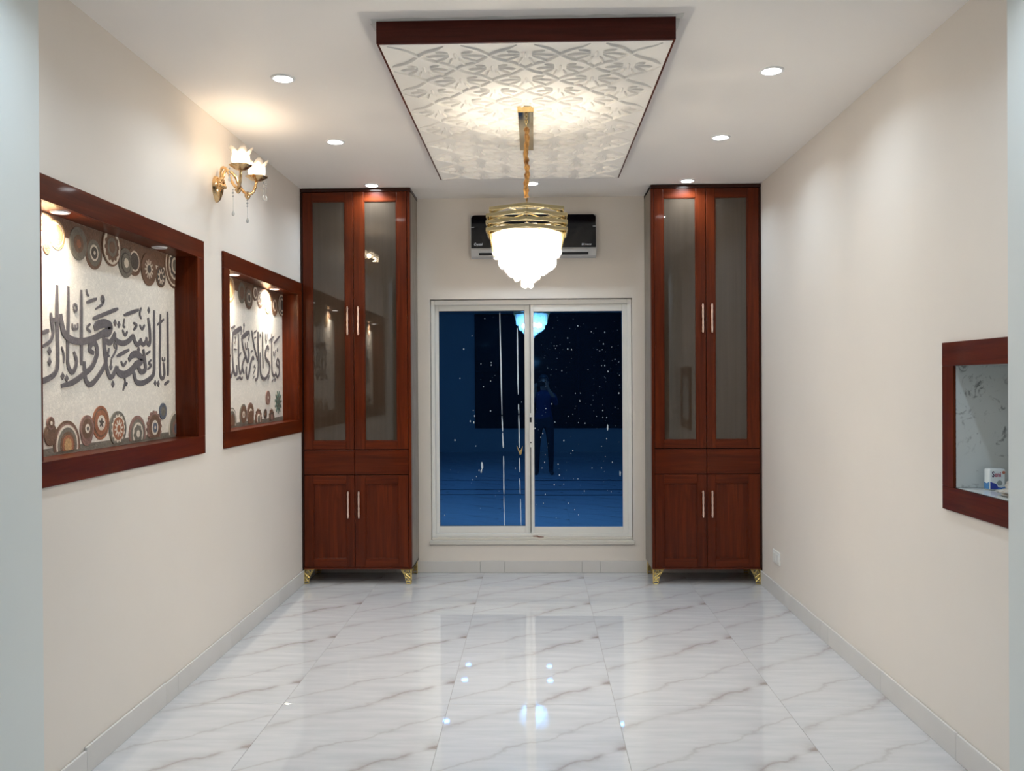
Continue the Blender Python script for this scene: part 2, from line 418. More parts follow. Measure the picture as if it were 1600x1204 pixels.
# medallions: (y, z, radius, rings of (fraction, colour, teeth))
MEDALLIONS_A = [
  (3.4704,2.1622,0.0594,[(1,'gold',0),(0.82,'cream',0),(0.7,'gold',0)]),
  (3.3967,2.1013,0.0257,[(1,'orange',0),(0.5,'brown',0)]),
  (3.6326,2.1522,0.0695,[(1,'grey',0),(0.55,'brown',0),(0.25,'orange',0)]),
  (3.9189,2.1813,0.0868,[(1,'brown',0),(0.9,'cream',0),(0.78,'brown',12),(0.5,'grey',0),(0.3,'brown',0)]),
  (3.7642,2.1326,0.072,[(1,'brown',0),(0.8,'grey',0),(0.5,'cream',0),(0.36,'dark',0),(0.12,'cream',0)]),
  (4.1488,2.1489,0.071,[(1,'brown',0),(0.7,'cream',0),(0.58,'dark',0)]),
  (4.0584,2.1283,0.0695,[(1,'grey',0),(0.7,'dark',0),(0.62,'grey',0),(0.32,'cream',0)]),
  (4.301,2.1304,0.0823,[(1,'brown',0),(0.58,'cream',-12),(0.24,'dark',0)]),
  (4.6143,2.1893,0.1232,[(1,'brown',0),(0.9,'cream',0),(0.82,'brown',0),(0.62,'cream',0),(0.54,'dark',10),(0.35,'cream',0),(0.25,'grey',0)]),
  (4.4434,2.1102,0.0559,[(1,'brown',0),(0.85,'dark',0),(0.72,'cream',-9),(0.3,'dark',0)]),
  (3.4108,1.3615,0.0447,[(1,'brown',0)]),
  (3.4115,1.4068,0.0258,[(1,'mauve',0),(0.75,'brown',0),(0.3,'cream',0)]),
  (3.5335,1.3107,0.1014,[(1,'brown',0),(0.88,'mauve',0),(0.82,'cream',0),(0.72,'grey',0),(0.55,'brown',0),(0.42,'orange',0),(0.3,'gold',9)]),
  (3.6921,1.3444,0.0483,[(1,'mauve',0)]),
  (3.6926,1.3707,0.0576,[(1,'mauve',0),(0.75,'brown',0),(0.34,'cream',0),(0.15,'dark',0)]),
  (3.968,1.3558,0.0799,[(1,'grey',0),(0.82,'cream',14),(0.66,'orange',0),(0.5,'cream',-10),(0.2,'orange',0)]),
  (3.8141,1.3895,0.0749,[(1,'orange',0),(0.85,'brown',0),(0.75,'orange',0),(0.45,'cream',0),(0.28,'dark',-5)]),
  (4.1672,1.3196,0.0881,[(1,'mauve',0),(0.78,'grey',0),(0.62,'cream',0),(0.52,'grey',8),(0.2,'cream',0)]),
  (4.4576,1.418,0.0426,[(1,'slate',0),(0.6,'grey',0)]),
  (4.3523,1.3395,0.0855,[(1,'mauve',16),(0.78,'brown',0),(0.44,'cream',0),(0.3,'slate',0),(0.1,'cream',0)]),
  (4.6213,1.3206,0.0931,[(1,'cream',0),(0.86,'grey',0),(0.55,'mauve',8),(0.3,'slate',0)])]
MEDALLIONS_B = [
  (5.4613,2.1599,0.0877,[(1,'gold',0),(0.85,'cream',0),(0.72,'gold',0)]),
  (5.6842,2.153,0.0692,[(1,'grey',0),(0.6,'brown',0)]),
  (5.9539,2.1803,0.0551,[(1,'brown',0),(0.85,'dark',0),(0.75,'cream',0),(0.5,'brown',0)]),
  (5.8196,2.1324,0.0765,[(1,'brown',0),(0.75,'grey',0),(0.45,'cream',0),(0.32,'dark',0)]),
  (6.0691,2.1532,0.0694,[(1,'brown',0),(0.68,'cream',0),(0.54,'brown',0),(0.3,'dark',0)]),
  (6.2385,2.1357,0.0759,[(1,'gold',0),(0.8,'cream',0),(0.6,'gold',0)]),
  (6.4021,2.1315,0.0748,[(1,'brown',0),(0.58,'cream',0),(0.42,'brown',0),(0.2,'dark',0)]),
  (6.575,2.1497,0.0864,[(1,'brown',0),(0.9,'cream',0),(0.78,'dark',0),(0.6,'cream',0),(0.45,'dark',0)]),
  (5.4824,1.3221,0.084,[(1,'grey',0),(0.9,'cream',0),(0.76,'grey',0),(0.5,'brown',0)]),
  (5.695,1.3188,0.0592,[(1,'grey',0)]),
  (5.6958,1.3534,0.0702,[(1,'grey',0),(0.8,'brown',0),(0.34,'cream',0),(0.15,'brown',0)]),
  (5.8444,1.3186,0.0576,[(1,'brown',0)]),
  (5.8453,1.3573,0.072,[(1,'mauve',0),(0.8,'brown',0),(0.45,'cream',0),(0.15,'dark',0)]),
  (6.0121,1.3114,0.0741,[(1,'brown',14),(0.7,'mauve',0),(0.5,'cream',0),(0.36,'grey',0)]),
  (6.1651,1.3422,0.0338,[(1,'dark',0),(0.6,'brown',0)]),
  (6.2265,1.4551,0.0511,[(1,'mauve',0),(0.2,'cream',0)]),
  (6.3141,1.3088,0.0657,[(1,'brown',12),(0.6,'dark',0),(0.4,'mauve',0)]),
  (6.4822,1.4163,0.0852,[(1,'green',-11),(0.55,'grey',-7),(0.25,'green',0)])]
SPECKS_LEFT = [(-0.417,2.083),(-0.593,1.831),(-0.523,1.941),(-0.451,1.709),(-0.366,1.698),(-0.372,1.566),(-0.431,1.519),(-0.626,1.589),(-0.516,1.324),(-0.506,1.277),(-0.543,1.235),(-0.512,1.224),(-0.374,1.318),(-0.671,1.077),(-0.497,1.029),(-0.445,0.871),(-0.451,0.813),(-0.472,0.828),(-0.493,0.776),(-0.525,0.749),(-0.366,1.719),(-0.115,1.391),(-0.171,0.843),(-0.76,0.454)]
SPECKS_RIGHT = [(0.35,2.014),(0.46,1.966),(0.57,1.96),(0.266,1.915),(0.155,1.852),(0.176,1.852),(0.166,1.831),(0.297,1.82),(0.266,1.825),(0.627,1.839),(0.549,1.818),(0.559,1.865),(0.507,1.818),(0.528,1.808),(0.653,1.739),(0.684,1.717),(0.543,1.687),(0.569,1.687),(0.432,1.656),(0.217,1.647),(0.595,1.639),(0.689,1.607),(0.526,1.514),(0.683,1.46),(0.327,1.462),(0.369,1.462),(0.651,1.345),(0.363,1.399),(0.132,1.374),(0.084,1.337),(0.551,1.319),(0.305,1.289),(0.268,1.273),(0.499,1.272),(0.551,1.262),(0.582,1.261),(0.351,1.22),(0.404,1.215),(0.157,1.226),(-0.006,1.175),(0.057,1.132),(0.041,1.101),(0.23,1.074),(0.581,1.088),(0.539,1.025),(0.303,0.989),(0.287,0.968),(0.077,0.958),(0.071,0.895),(0.05,0.848),(0.57,0.941),(0.46,0.847),(0.538,0.847),(0.182,0.879),(0.149,0.711),(0.228,0.716),(0.616,0.652),(0.316,0.505),(0.347,0.463),(0.075,0.632),(0.059,0.558),(0.264,0.558),(0.396,0.658),(0.69,0.794),(0.628,0.894),(0.344,0.758),(0.192,0.79)]
STREAKS = [[(-0.293,2.129),(-0.279,1.286)],[(-0.279,1.276),(-0.275,1.149)],[(-0.275,1.139),(-0.27,1.012)],[(-0.268,0.944),(-0.267,0.628)],[(-0.267,0.617),(-0.263,0.369)],[(-0.149,2.002),(-0.144,1.454)],[(-0.142,1.375),(-0.14,1.296)],[(-0.14,1.286),(-0.136,1.012)],[(-0.136,0.928),(-0.134,0.812)],[(-0.135,0.759),(-0.133,0.632)],[(-0.13,0.59),(-0.126,0.369)]]

# ================================================================== the setting
def wall_cells(mb, axis, d0, d1, u0, u1, z0, z1, holes):
    """a slab with rectangular holes; axis 'x' -> slab between x=d0,d1 with u=y"""
    us = sorted({u0, u1} | {h[0] for h in holes} | {h[1] for h in holes})
    zs = sorted({z0, z1} | {h[2] for h in holes} | {h[3] for h in holes})
    for i in range(len(us)-1):
        for k in range(len(zs)-1):
            cu, cz = (us[i]+us[i+1])/2, (zs[k]+zs[k+1])/2
            if any(h[0] < cu < h[1] and h[2] < cz < h[3] for h in holes): continue
            if axis == 'x': mb.box(d0, d1, us[i], us[i+1], zs[k], zs[k+1])
            else: mb.box(us[i], us[i+1], d0, d1, zs[k], zs[k+1])
    return mb

# niche openings: inner opening y0,y1,z0,z1 (boards are 20 mm, so the hole in the wall is larger)
NA = (3.148, 4.620, 1.277, 2.237)
NB = (5.113, 6.604, 1.277, 2.232)
NR = (2.55+.62, 3.632, 1.115, 1.616)
hole = lambda n, g=.02: (n[0]-g, n[1]+g, n[2]-g, n[3]+g)
WIN = (-.862, .790, .231, 2.237)
structure(part('wall_left', wall_cells(MB(), 'x', XL-.30, XL, YP1, YB+.3, 0, ZC, [hole(NA), hole(NB)]), WALL))
structure(part('wall_right', wall_cells(MB(), 'x', XR, XR+.36, YP1, YB+.3, 0, ZC, [hole(NR, .012)]), WALL))
structure(part('wall_back', wall_cells(MB(), 'y', YB, YB+.23, XL, XR, 0, ZC, [WIN]), WALL))
structure(part('wall_front', MB().box(-3.2, -1.751, YP0, YP1, 0, ZC).box(1.625, 3.2, YP0, YP1, 0, ZC), WALL_COOL))
structure(part('wall_rear', MB().box(-3.4, 3.4, YREAR-.2, YREAR, 0, ZC), WALL_COOL))
structure(part('wall_lounge_left', MB().box(-3.4, -3.2, YREAR, YP1, 0, ZC), WALL_COOL))
structure(part('wall_lounge_right', MB().box(3.2, 3.4, YREAR, YP1, 0, ZC), WALL_COOL))
ceiling = structure(part('ceiling', MB().box(-3.4, 3.4, YREAR-.2, YB+.3, ZC, ZC+.15), CEIL))
# dark wood panelling on the far lounge wall, seen only as a reflection in the window
rear = structure(part('trim_1', MB().box(-1.35, 3.2, YREAR, YREAR+.05, .52, ZC), DARKWOOD))
for i in range(4):
    for k in range(2):
        x0 = -1.32 + i*1.13; z0 = .56 + k*1.24
        part('panel', MB().box(x0, x0+1.10, YREAR+.05, YREAR+.07, z0, z0+1.21), DARKWOOD, rear, bevel=.004)

# floor: bed with separate polished tiles on it
T = .806; GAP = .0022
TX = [.376 + T*k for k in range(-3, 2)]
TY = [4.215 + T*k for k in range(-2, 4)]
fb = MB().box(-3.4, 3.4, TY[0]-GAP/2, YB+.3, -.15, -.0012, 0)
fb.box(-3.4, 3.4, YREAR-.2, TY[0]-GAP/2, -.15, 0, 1)
floor = structure(part('floor', fb, [GROUT, MARBLE_REAR], origin=(0,0,0)))
full_tile = None
for xi in TX:
    for yi in TY:
        wide = yi < YP0
        x0, x1 = (xi, xi+T) if wide else (max(xi, XL-.02), min(xi+T, XR+.02))
        y0, y1 = yi, min(yi+T, YB+.02)
        if x1 - x0 < .03 or y1 - y0 < .03: continue
        is_full = (x1-x0 > T-1e-4 and y1-y0 > T-1e-4)
        if is_full and full_tile is not None:
            share('floor_tile', full_tile, floor, (xi, yi, 0)); continue
        b = MB().box(x0+GAP/2, x1-GAP/2, y0+GAP/2, y1-GAP/2, -.009, 0)
        o = part('floor_tile', b, MARBLE, floor, origin=(xi, yi, 0), bevel=.0006, segs=1)
        if is_full: full_tile = o

# dark inlay strips across the lounge floor
for yy in (.62, 1.80, 2.38):
    part('inlay_strip', MB().box(-1.74, 1.62, yy, yy+.05, -.004, .0012), m_plain('dark_granite', (38,36,36), .08), floor)

# skirting of cut tiles
def skirting(name, pts):
    """pts: list of boxes (x0,x1,y0,y1,h)"""
    base = None
    for (x0, x1, y0, y1, h) in pts:
        if base is None:
            base = structure(part(name, MB().box(*BED[name]), GROUT))
        b = MB().box(x0, x1, y0, y1, .0006, h)
        part('skirting_tile', b, MARBLE_SKIRT, base, origin=(x0, y0 - .25, 0), bevel=.0012, segs=1)
BED = {'baseboard_left': (XL-.005, XL+.003, YP1+.01, YB, .0006, .09),
       'baseboard_right': (XR-.003, XR+.005, YP1+.01, YB, .0006, .09),
       'baseboard_back': (XL+.02, XR-.02, YB-.003, YB+.005, .0006, .09)}
cuts = [YP1+.005, 3.440, 4.190, 4.330, 5.10, 5.26, 6.06, 6.75, YB-.014]
hs = [.096, .108, .103, .105, .104, .107, .106, .105]
skirting('baseboard_left', [(XL+.003, XL+.014, a+.001, b-.001, h) for a, b, h in zip(cuts, cuts[1:], hs)])
cuts = [YP1+.005, 3.62, 4.40, 5.18, 5.32, 6.08, 6.24, 6.9, YB-.014]
hs = [.110, .112, .110, .109, .106, .104, .106, .105]
skirting('baseboard_right', [(XR-.014, XR-.003, a+.001, b-.001, h) for a, b, h in zip(cuts, cuts[1:], hs)])
cuts = [XL+.016, -1.15, -.46, -.26, .37, .52, 1.0, XR-.016]
skirting('baseboard_back', [(a+.001, b-.001, YB-.014, YB-.003, h) for a, b, h in zip(cuts, cuts[1:], [.098,.096,.1,.097,.1,.097,.098])])

# ------------------------------------------------------------------ window
def m_glass():
    t = NT('blue_reflective_glass')
    g = t.n('ShaderNodeBsdfGlossy', Roughness=.004); g.inputs[0].default_value = (.046, .18, .49, 1)
    tr = t.n('ShaderNodeBsdfTransparent'); tr.inputs[0].default_value = (.02, .05, .12, 1)
    d = t.n('ShaderNodeBsdfDiffuse'); d.inputs[0].default_value = (.0008, .003, .009, 1)
    a = t.n('ShaderNodeAddShader'); b = t.n('ShaderNodeAddShader')
    t.l(g.outputs[0], a.inputs[0]); t.l(tr.outputs[0], a.inputs[1])
    t.l(a.outputs[0], b.inputs[0]); t.l(d.outputs[0], b.inputs[1]); t.l(b.outputs[0], t.out.inputs[0])
    return t.mat
BLUE_GLASS = m_glass()
RUBBER = m_plain('black_gasket', (28,28,30), .6)
SPLASH_STREAK = m_plain('white_paint_and_streaks', (205,215,225), .6)
SILLM = m_paint('sill_plaster', srgb(214,208,198))
def frame_rect(mb, x0, x1, z0, z1, l, r, b, t, y0, y1):
    mb.box(x0, x0+l, y0, y1, z0, z1); mb.box(x1-r, x1, y0, y1, z0, z1)
    mb.box(x0+l, x1-r, y0, y1, z0, z0+b); mb.box(x0+l, x1-r, y0, y1, z1-t, z1)
    return mb
win = structure(link('window_1', None, None, None, (-.036, YB+.05, .284)))
YG = 7.185
part('outer_frame', frame_rect(MB(), -.858, .786, .284, 2.232, .030, .032, .026, .040, YG-.015, YG+.085), WHITE_ALU, win, bevel=.003)
part('window_sill', MB().box(-.872, .800, YB-.020, YG+.02, .231, .262).box(-.858, .786, YB+.012, YG+.05, .262, .284), SILLM, win, bevel=.004)
fx = part('fixed_sash', frame_rect(MB(), -.828, -.045, .310, 2.192, .030, .044, .056, .046, YG+.030, YG+.060), WHITE_ALU, win, bevel=.003)
part('glass_pane', MB().box(-.799, -.088, YG+.043, YG+.048, .365, 2.147), BLUE_GLASS, fx)
part('gasket', frame_rect(MB(), -.799, -.088, .365, 2.147, .003, .004, .004, .004, YG+.038, YG+.0425), RUBBER, fx)
sl = part('sliding_sash', frame_rect(MB(), -.040, .755, .310, 2.190, .027, .044, .056, .056, YG-.008, YG+.024), WHITE_ALU, win, bevel=.003)
part('glass_pane', MB().box(-.014, .712, YG+.006, YG+.011, .365, 2.136), BLUE_GLASS, sl)
la = part('latch', MB().box(-.051, -.031, YG-.016, YG-.006, 1.02, 1.30), WHITE_ALU, sl, bevel=.002)
part('latch_recess', MB().box(-.050, -.034, YG-.018, YG-.012, 1.225, 1.268), RUBBER, la, bevel=.001)
part('latch_screw', MB().lathe([(.006, -.002), (.006, .002)], 10, (-.041, YG-.018, 1.06), 'y'), RUBBER, la)
def blob(mb, x, z, y, r, el, n=7):
    a0 = random.random()*6
    poly = [(x + r*math.cos(a0+2*PI*k/n)*random.uniform(.6, 1.1), z + r*el*math.sin(a0+2*PI*k/n)*random.uniform(.7, 1.1)) for k in range(n)]
    mb.prism(poly, lambda a, b, d: (a, d, b), y, y-.0008)
sp = MB()
for x, z in SPECKS_LEFT: blob(sp, x, z, YG+.0425, random.uniform(.003, .0052), random.uniform(1.1, 2.0))
for _ in range(12): blob(sp, random.uniform(-.78, -.30), random.uniform(.4, 2.1), YG+.0425, random.uniform(.0010, .0018), 1.4)
blob(sp, -.447, .868, YG+.0425, .012, 2.6); blob(sp, -.452, .822, YG+.0425, .009, 2.4)
o = part('paint_specks', sp, SPLASH_STREAK, fx); o['kind'] = 'stuff'
sp = MB()
for x, z in SPECKS_RIGHT: blob(sp, x, z, YG+.006, random.uniform(.0028, .005), random.uniform(1.0, 1.8))
for _ in range(120):
    z = random.betavariate(2.2, 1.3)*1.70+.39
    blob(sp, random.uniform(.0, .70), z, YG+.006, random.uniform(.0008, .0018), 1.3)
blob(sp, .590, 1.178, YG+.006, .008, 3.4); blob(sp, .690, .80, YG+.006, .008, 3.4)
o = part('paint_specks', sp, SPLASH_STREAK, sl); o['kind'] = 'stuff'
for (xa, za), (xb, zb) in STREAKS:
    m = MB(); n = 7; L = []; R_ = []
    for i in range(n):
        u = i/(n-1); x = xa + (xb-xa)*u + random.uniform(-.0008, .0008); z = za + (zb-za)*u
        w = random.uniform(.0032, .0055) * (1 if .05 < u < .95 else .5) * (.75 if za < .8 else 1)
        L.append((x-w, z)); R_.append((x+w, z))
    m.prism(L + R_[::-1], lambda a, b, d: (a, d, b), YG+.0425, YG+.0415)
    part('white_streak', m, SPLASH_STREAK, fx)  # thin broken white lines down the left pane
OCHRE = m_plain('ochre_smear', (176,150,96), .6)
m = MB(); m.prism([(-.160,1.035),(-.146,.985),(-.132,.950),(-.118,.962),(-.108,1.030),(-.122,1.000),(-.134,.985),(-.144,1.005)], lambda a, b, d: (a, d, b), YG+.0415, YG+.0405)
part('paint_smear', m, OCHRE, fx)

m = MB(); m.prism([(-.030,.2985),(.012,.3000),(.020,.2930),(.062,.2900),(.060,.2840),(.018,.2845),(.006,.2900),(-.026,.2920)], lambda a, b, d: (a, d, b), YB+.0115, YB+.0105)
part('brown_scrape', m, m_plain('scrape_brown', (120,72,56), .7), win)

# ================================================================== ceiling panel
PX0, PX1, PY0, PY1, PZ = -.644, .576, 3.634, 6.074, 2.966
cp = thing('ceiling_panel', 'dropped white embossed ceiling panel with dark wood edge above the chandelier', 'ceiling panel', ((PX0+PX1)/2, (PY0+PY1)/2, ZC))
PUTTY = m_paint('ceiling_putty', srgb(226,224,217), .05)
def putty(edge):
    m = MB(); n = 26
    (ax, ay), (bx, by), (nx, ny) = edge
    a = []; b = []
    for i in range(n):
        u = i/(n-1); w = random.uniform(.018, .034)
        a.append((ax+(bx-ax)*u - nx*.02, ay+(by-ay)*u - ny*.02)); b.append((ax+(bx-ax)*u + nx*w, ay+(by-ay)*u + ny*w))
    m.prism(a + b[::-1], lambda x, y, d: (x, y, d), ZC-.0012, ZC+.001)
    part('putty_patch', m, PUTTY, ceiling)
for e in (((PX0-.03, PY0-.012), (PX1+.04, PY0-.012), (0, -1)), ((PX0-.01, PY0+.012), (PX0-.01, PY1), (-1, 0)), ((PX1+.01, PY0+.012), (PX1+.01, PY1), (1, 0))): putty(e)
EMBOSS = m_plain('embossed_white', (245,240,233), .5)
part('edge_board', MB().box(PX0-.010, PX1+.010, PY0-.012, PY0, PZ+.002, ZC-.0005), m_wood('panel_edge_wood', 'x', (66,20,12), (106,42,28)), cp, bevel=.001, segs=1)
for a in ((PX0-.010, PX1+.010, PY1, PY1+.012),):
    part('edge_board', MB().box(*a, PZ+.002, ZC-.0005), WOOD_X, cp, bevel=.001, segs=1)
for a in ((PX0-.010, PX0-.001, PY0, PY1), (PX1+.001, PX1+.010, PY0, PY1)):
    part('edge_board', MB().box(*a, PZ+.002, ZC-.0005), WOOD_Y, cp, bevel=.001, segs=1)
sheet = part('embossed_sheet', MB().box(PX0, PX1, PY0, PY1, PZ, PZ+.012), EMBOSS, cp, bevel=.001, segs=1)
def ridge(mb, pts, w, h):
    """raised half-round rib hanging under the sheet; pts (x,y), widths tapered at both ends"""
    n = len(pts); v = []
    for i, p in enumerate(pts):
        a = Vector(pts[max(i-1, 0)]); b = Vector(pts[min(i+1, n-1)]); t = (b-a).normalized(); s = Vector((-t.y, t.x))
        k = min(1, .35 + 7.0*min(i, n-1-i)/(n-1)); 
        for q, d in ((-1, .002), (-.6, -.8), (0, -1), (.6, -.8), (1, .002)):
            v.append((p[0]+s.x*q*w*k, p[1]+s.y*q*w*k, PZ + (d*h*k if d < 0 else .002)))
    f = []
    for i in range(n-1):
        for k in range(4): f.append((i*5+k, i*5+k+1, i*5+5+k+1, i*5+5+k))
    mb.add(v, f)
XM = (PX0+PX1)/2; CX, CY = .305, .31
inside = lambda x, y: PX0+.012 < x < PX1-.012 and PY0+.012 < y < PY1-.012
for fam in (1, -1):
    for c in range(-4, 13):
        run = []; runs = []
        for i in range(0, 150):
            x = -.62 + i*1.24/149
            # short breaks where the vine passes under another one
            ph = (x / (CX/2)) % 1.0
            y = PY0 - .03 + c*CY + fam*x*CY/CX + fam*.012*math.sin(2*PI*x/(CX/2) + .6)
            if inside(XM+x, y) and True: run.append((XM+x, y))
            else:
                if len(run) > 6: runs.append(run)
                run = []
        if len(run) > 6: runs.append(run)
        if runs:
            m = MB()
            for r in runs: ridge(m, r, .0085, .012)
            part('vine_relief', m, EMBOSS, sheet, smooth=1.0)
def flower(s):
    m = MB()
    for sx in (-1, 1):
        for ang, L, r0 in ((0, .100, .026), (36, .090, .034), (70, .060, .040), (-34, .065, .034)):
            a = math.radians(ang); pts = []
            for i in range(7):
                u = i/6; d = r0 + L*u*s
                pts.append((sx*(d*math.cos(a)), d*math.sin(a) + .018*u*u))
            ridge(m, pts, .0068*s, .010)
    ridge(m, [(0, -.02 + .018*i) for i in range(5)], .009*s, .006)
    return m
fl = {}
for i in range(-2, 3):
    for k in range(0, 9):
        for off in (0, 1):
            x = XM + (i + .5*off)*CX; y = PY0 + .12 + (k + .5*off)*CY
            if not (PX0+.10 < x < PX1-.10 and PY0+.06 < y < PY1-.13): continue
            if off not in fl:
                b = flower(.8 if off else 1.0); b.v = [(p[0]+x, p[1]+y, p[2]) for p in b.v]
                fl[off] = part('flower_relief', b, EMBOSS, sheet, origin=(x, y, PZ), smooth=1.0)
            else:
                share('flower_relief', fl[off], sheet, (x, y, PZ))

# ================================================================== downlights
DL = [(-1.235, 4.278, 'front downlight of the three along the left wall'), (-1.238, 5.416, 'middle downlight of the three along the left wall'),
      (-1.237, 6.624, 'lit round downlight just above the left cabinet doors'), (1.152, 4.274, 'front downlight of the three along the right wall'),
      (1.150, 5.429, 'middle downlight of the three along the right wall'), (1.148, 6.599, 'lit round downlight just above the right cabinet doors'),
      (-.019, 6.623, 'small downlight seen behind the chandelier chain')]
LR = [(-1.24, 2.62), (1.16, 2.62), (-1.12, .98), (-1.12, .24), (.20, .92), (.20, .24)]
first = None
def downlight(x, y, label, watts, group):
    global first
    t = thing('ceiling_downlight', label, 'downlight', (x, y, ZC), group)
    if first is None:
        ring = part('trim_ring', MB().lathe([(.046, .001), (.046, -.006), (.052, -.008), (.058, -.006), (.060, .001)], 28, (x, y, ZC), caps=False), TRIM_WHITE, t, smooth=.8)
        lens = part('lens', MB().lathe([(.0455, -.001), (.0455, -.0045), (.03, -.0055), (.002, -.006)], 28, (x, y, ZC)), LENS_ON, t, smooth=.8)
        first = (ring, lens)
    else:
        share('trim_ring', first[0], t, (x, y, ZC)); share('lens', first[1], t, (x, y, ZC))
    lamp('downlight_glow', 'AREA', (x, y, ZC-.012), COOL, watts, t, .09)
for x, y, lab in DL: downlight(x, y, lab, DOWNLIGHT_W, 'dining ceiling downlights')
names = ['near left', 'near right', 'second left', 'third left', 'second right', 'third right']
for (x, y), nm in zip(LR, names):
    downlight(x, y, 'lounge downlight behind the photographer, ' + nm + ' of six', LOUNGE_W, 'lounge ceiling downlights')

# ================================================================== cabinets
def m_cab_glass():
    t = NT('tinted_cabinet_glass')
    v = t.coords('Object', (30, 30, .8)); n = t.noise(v, 1.0, 3)
    c = t.ramp(n, [(.3, srgb(60,50,40)), (.7, srgb(69,58,48))])
    return t.principled(c, .02, IOR=1.7)
CAB_GLASS = m_cab_glass()
def m_laminate():
    t = NT('grey_laminate'); v = t.coords('Object', (20, 20, 2)); n = t.noise(v, 2.5, 5, .65)
    return t.principled(t.ramp(n, [(.3, srgb(118,108,94)), (.7, srgb(158,150,138))]), .5)
LAMINATE = m_laminate()
def handle(parent, x, z0, z1):
    r = [.0056, .0076, .0082, .0070, .0078, .0062, .0080, .0076, .0082, .0068, .0078, .0056]
    n = len(r); y = YC - .034
    zs = [z0 + (z1-z0)*i/(n-1) for i in range(n)]
    m = MB().tube([(x, y, z) for z in zs], r, 10)
    for z in (z0 + .014, z1 - .014): m.tube([(x, y, z), (x, YC+.002, z)], .005, 8)
    return part('handle', m, COPPER, parent, smooth=.7)
def door(cab, x0, x1, z0, z1, op, hx, hz0, hz1, glass, label=None):
    """op: opening x0,x1,z0,z1"""
    a0, a1, b0, b1 = op; y0, y1 = YC, YC+.022
    m = MB().box(x0, a0, y0, y1, z0, z1).box(a1, x1, y0, y1, z0, z1)
    d = part('door', m, WOOD_Z, cab, bevel=.0025)
    part('rail', MB().box(a0, a1, y0, y1, z0, b0), WOOD_X, d, bevel=.0025)
    part('rail', MB().box(a0, a1, y0, y1, b1, z1), WOOD_X, d, bevel=.0025)
    if glass:
        part('glass_pane', MB().box(a0-.004, a1+.004, y0+.010, y0+.015, b0-.004, b1+.004), CAB_GLASS, d)
        bead = frame_rect(MB(), a0, a1, b0, b1, .006, .006, .006, .006, y0+.003, y0+.010)
        part('glazing_bead', bead, WOOD_Z, d, bevel=.001, segs=1)
    else:
        p = MB().box(a0-.003, a1+.003, y0+.010, y0+.018, b0-.003, b1+.003)
        part('inset_panel', p, WOOD_Z, d)
        part('moulding', frame_rect(MB(), a0, a1, b0, b1, .007, .007, .007, .007, y0+.002, y0+.012), WOOD_Z, d, bevel=.0015, segs=1)
    handle(d, hx, hz0, hz1)
    return d
def filigree_leg(cab, xo, sx, y0, zt, depth_dir):
    """pierced gold bracket: a front plate and a side plate; xo outer x, sx direction of the bracket"""
    m = MB()
    def bars(fn):
        P = [((.004, zt), (.002, .004)), ((.002, .004), (.034, .004)), ((.034, .004), (.046, zt*.55)), ((.046, zt*.55), (.078, zt)), ((.004, zt-.003), (.078, zt-.003)),
             ((.004, .022), (.036, .022)), ((.006, .024), (.034, .050)), ((.034, .024), (.006, .050)), ((.006, .050), (.042, .052)),
             ((.006, .052), (.044, .078)), ((.042, .052), (.008, .080)), ((.006, .080), (.050, .080)), ((.010, .082), (.030, zt)), ((.050, .080), (.026, zt)), ((.052, .086), (.064, zt))]
        for (a, za), (b, zb) in P:
            m.tube([fn(a, za), fn(b, zb)], .0030, 6)
        for cu, cz in ((.019, .038), (.024, .066), (.036, .094)):
            m.tube([fn(cu + .008*math.cos(k*PI/4), cz + .008*math.sin(k*PI/4)) for k in range(9)], .0022, 5)
    bars(lambda a, z: (xo + sx*a, y0, z))
    bars(lambda a, z: (xo + sx*.002, y0 + depth_dir*a, z))
    return part('leg', m, GOLD_LEG, cab, smooth=.8)
def cabinet(label, x0, x1, ds, side, group):
    """ds = door column limits ((x0,x1),(x0,x1)) and openings; side = +1 if the free side is at x1"""
    cab = thing('display_cabinet', label, 'cabinet', ((x0+x1)/2, (YC+YB)/2, 0), group)
    zb, zt = .117, ZC-.003
    part('carcass', MB().box(x0+.006, x1-.006, YC+.024, YB-.018, zb+.004, zt-.004), DARKWOOD, cab)
    xs = x1-.006 if side > 0 else x0
    part('side_panel', MB().box(xs, xs+.006, YC+.050, YB-.016, zb, zt-.004), LAMINATE, cab)
    xe = x1-.022 if side > 0 else x0
    part('front_post', MB().box(xe, xe+.022, YC-.004, YC+.050, zb, zt-.03), WOOD_Z, cab, bevel=.002)
    xw = x0 if side > 0 else x1-.014
    part('wall_post', MB().box(xw+.0005, xw+.0135, YC-.002, YC+.024, zb, zt-.03), DARKWOOD, cab, bevel=.0015)
    part('top_board', MB().box(x0, x1+(.004 if side > 0 else 0), YC-.006, YB-.018, zt-.026, zt), DARKWOOD, cab, bevel=.002)
    part('bottom_board', MB().box(x0+.004, x1, YC-.002, YB-.018, zb, zb+.012), WOOD_X, cab, bevel=.001)
    for i, ((d0, d1), (g0, g1), hx) in enumerate(ds):
        door(cab, d0, d1, 1.044, zt-.028, (g0, g1, 1.107, 2.960), hx, 1.925, 2.145, True)
        part('drawer_front', MB().box(d0, d1, YC+.001, YC+.022, .849, 1.038), WOOD_X, cab, bevel=.002)
        door(cab, d0, d1, .131, .843, (g0-.002, g1+.002, .196, .775), hx-.004, .517, .722, False)
    for yy, dd in ((YC+.006, 1), (YB-.09, -1)):
        filigree_leg(cab, x0+.010, 1, yy if dd > 0 else yy+.06, zb, dd); filigree_leg(cab, x1-.010, -1, yy if dd > 0 else yy+.06, zb, dd)
    return cab
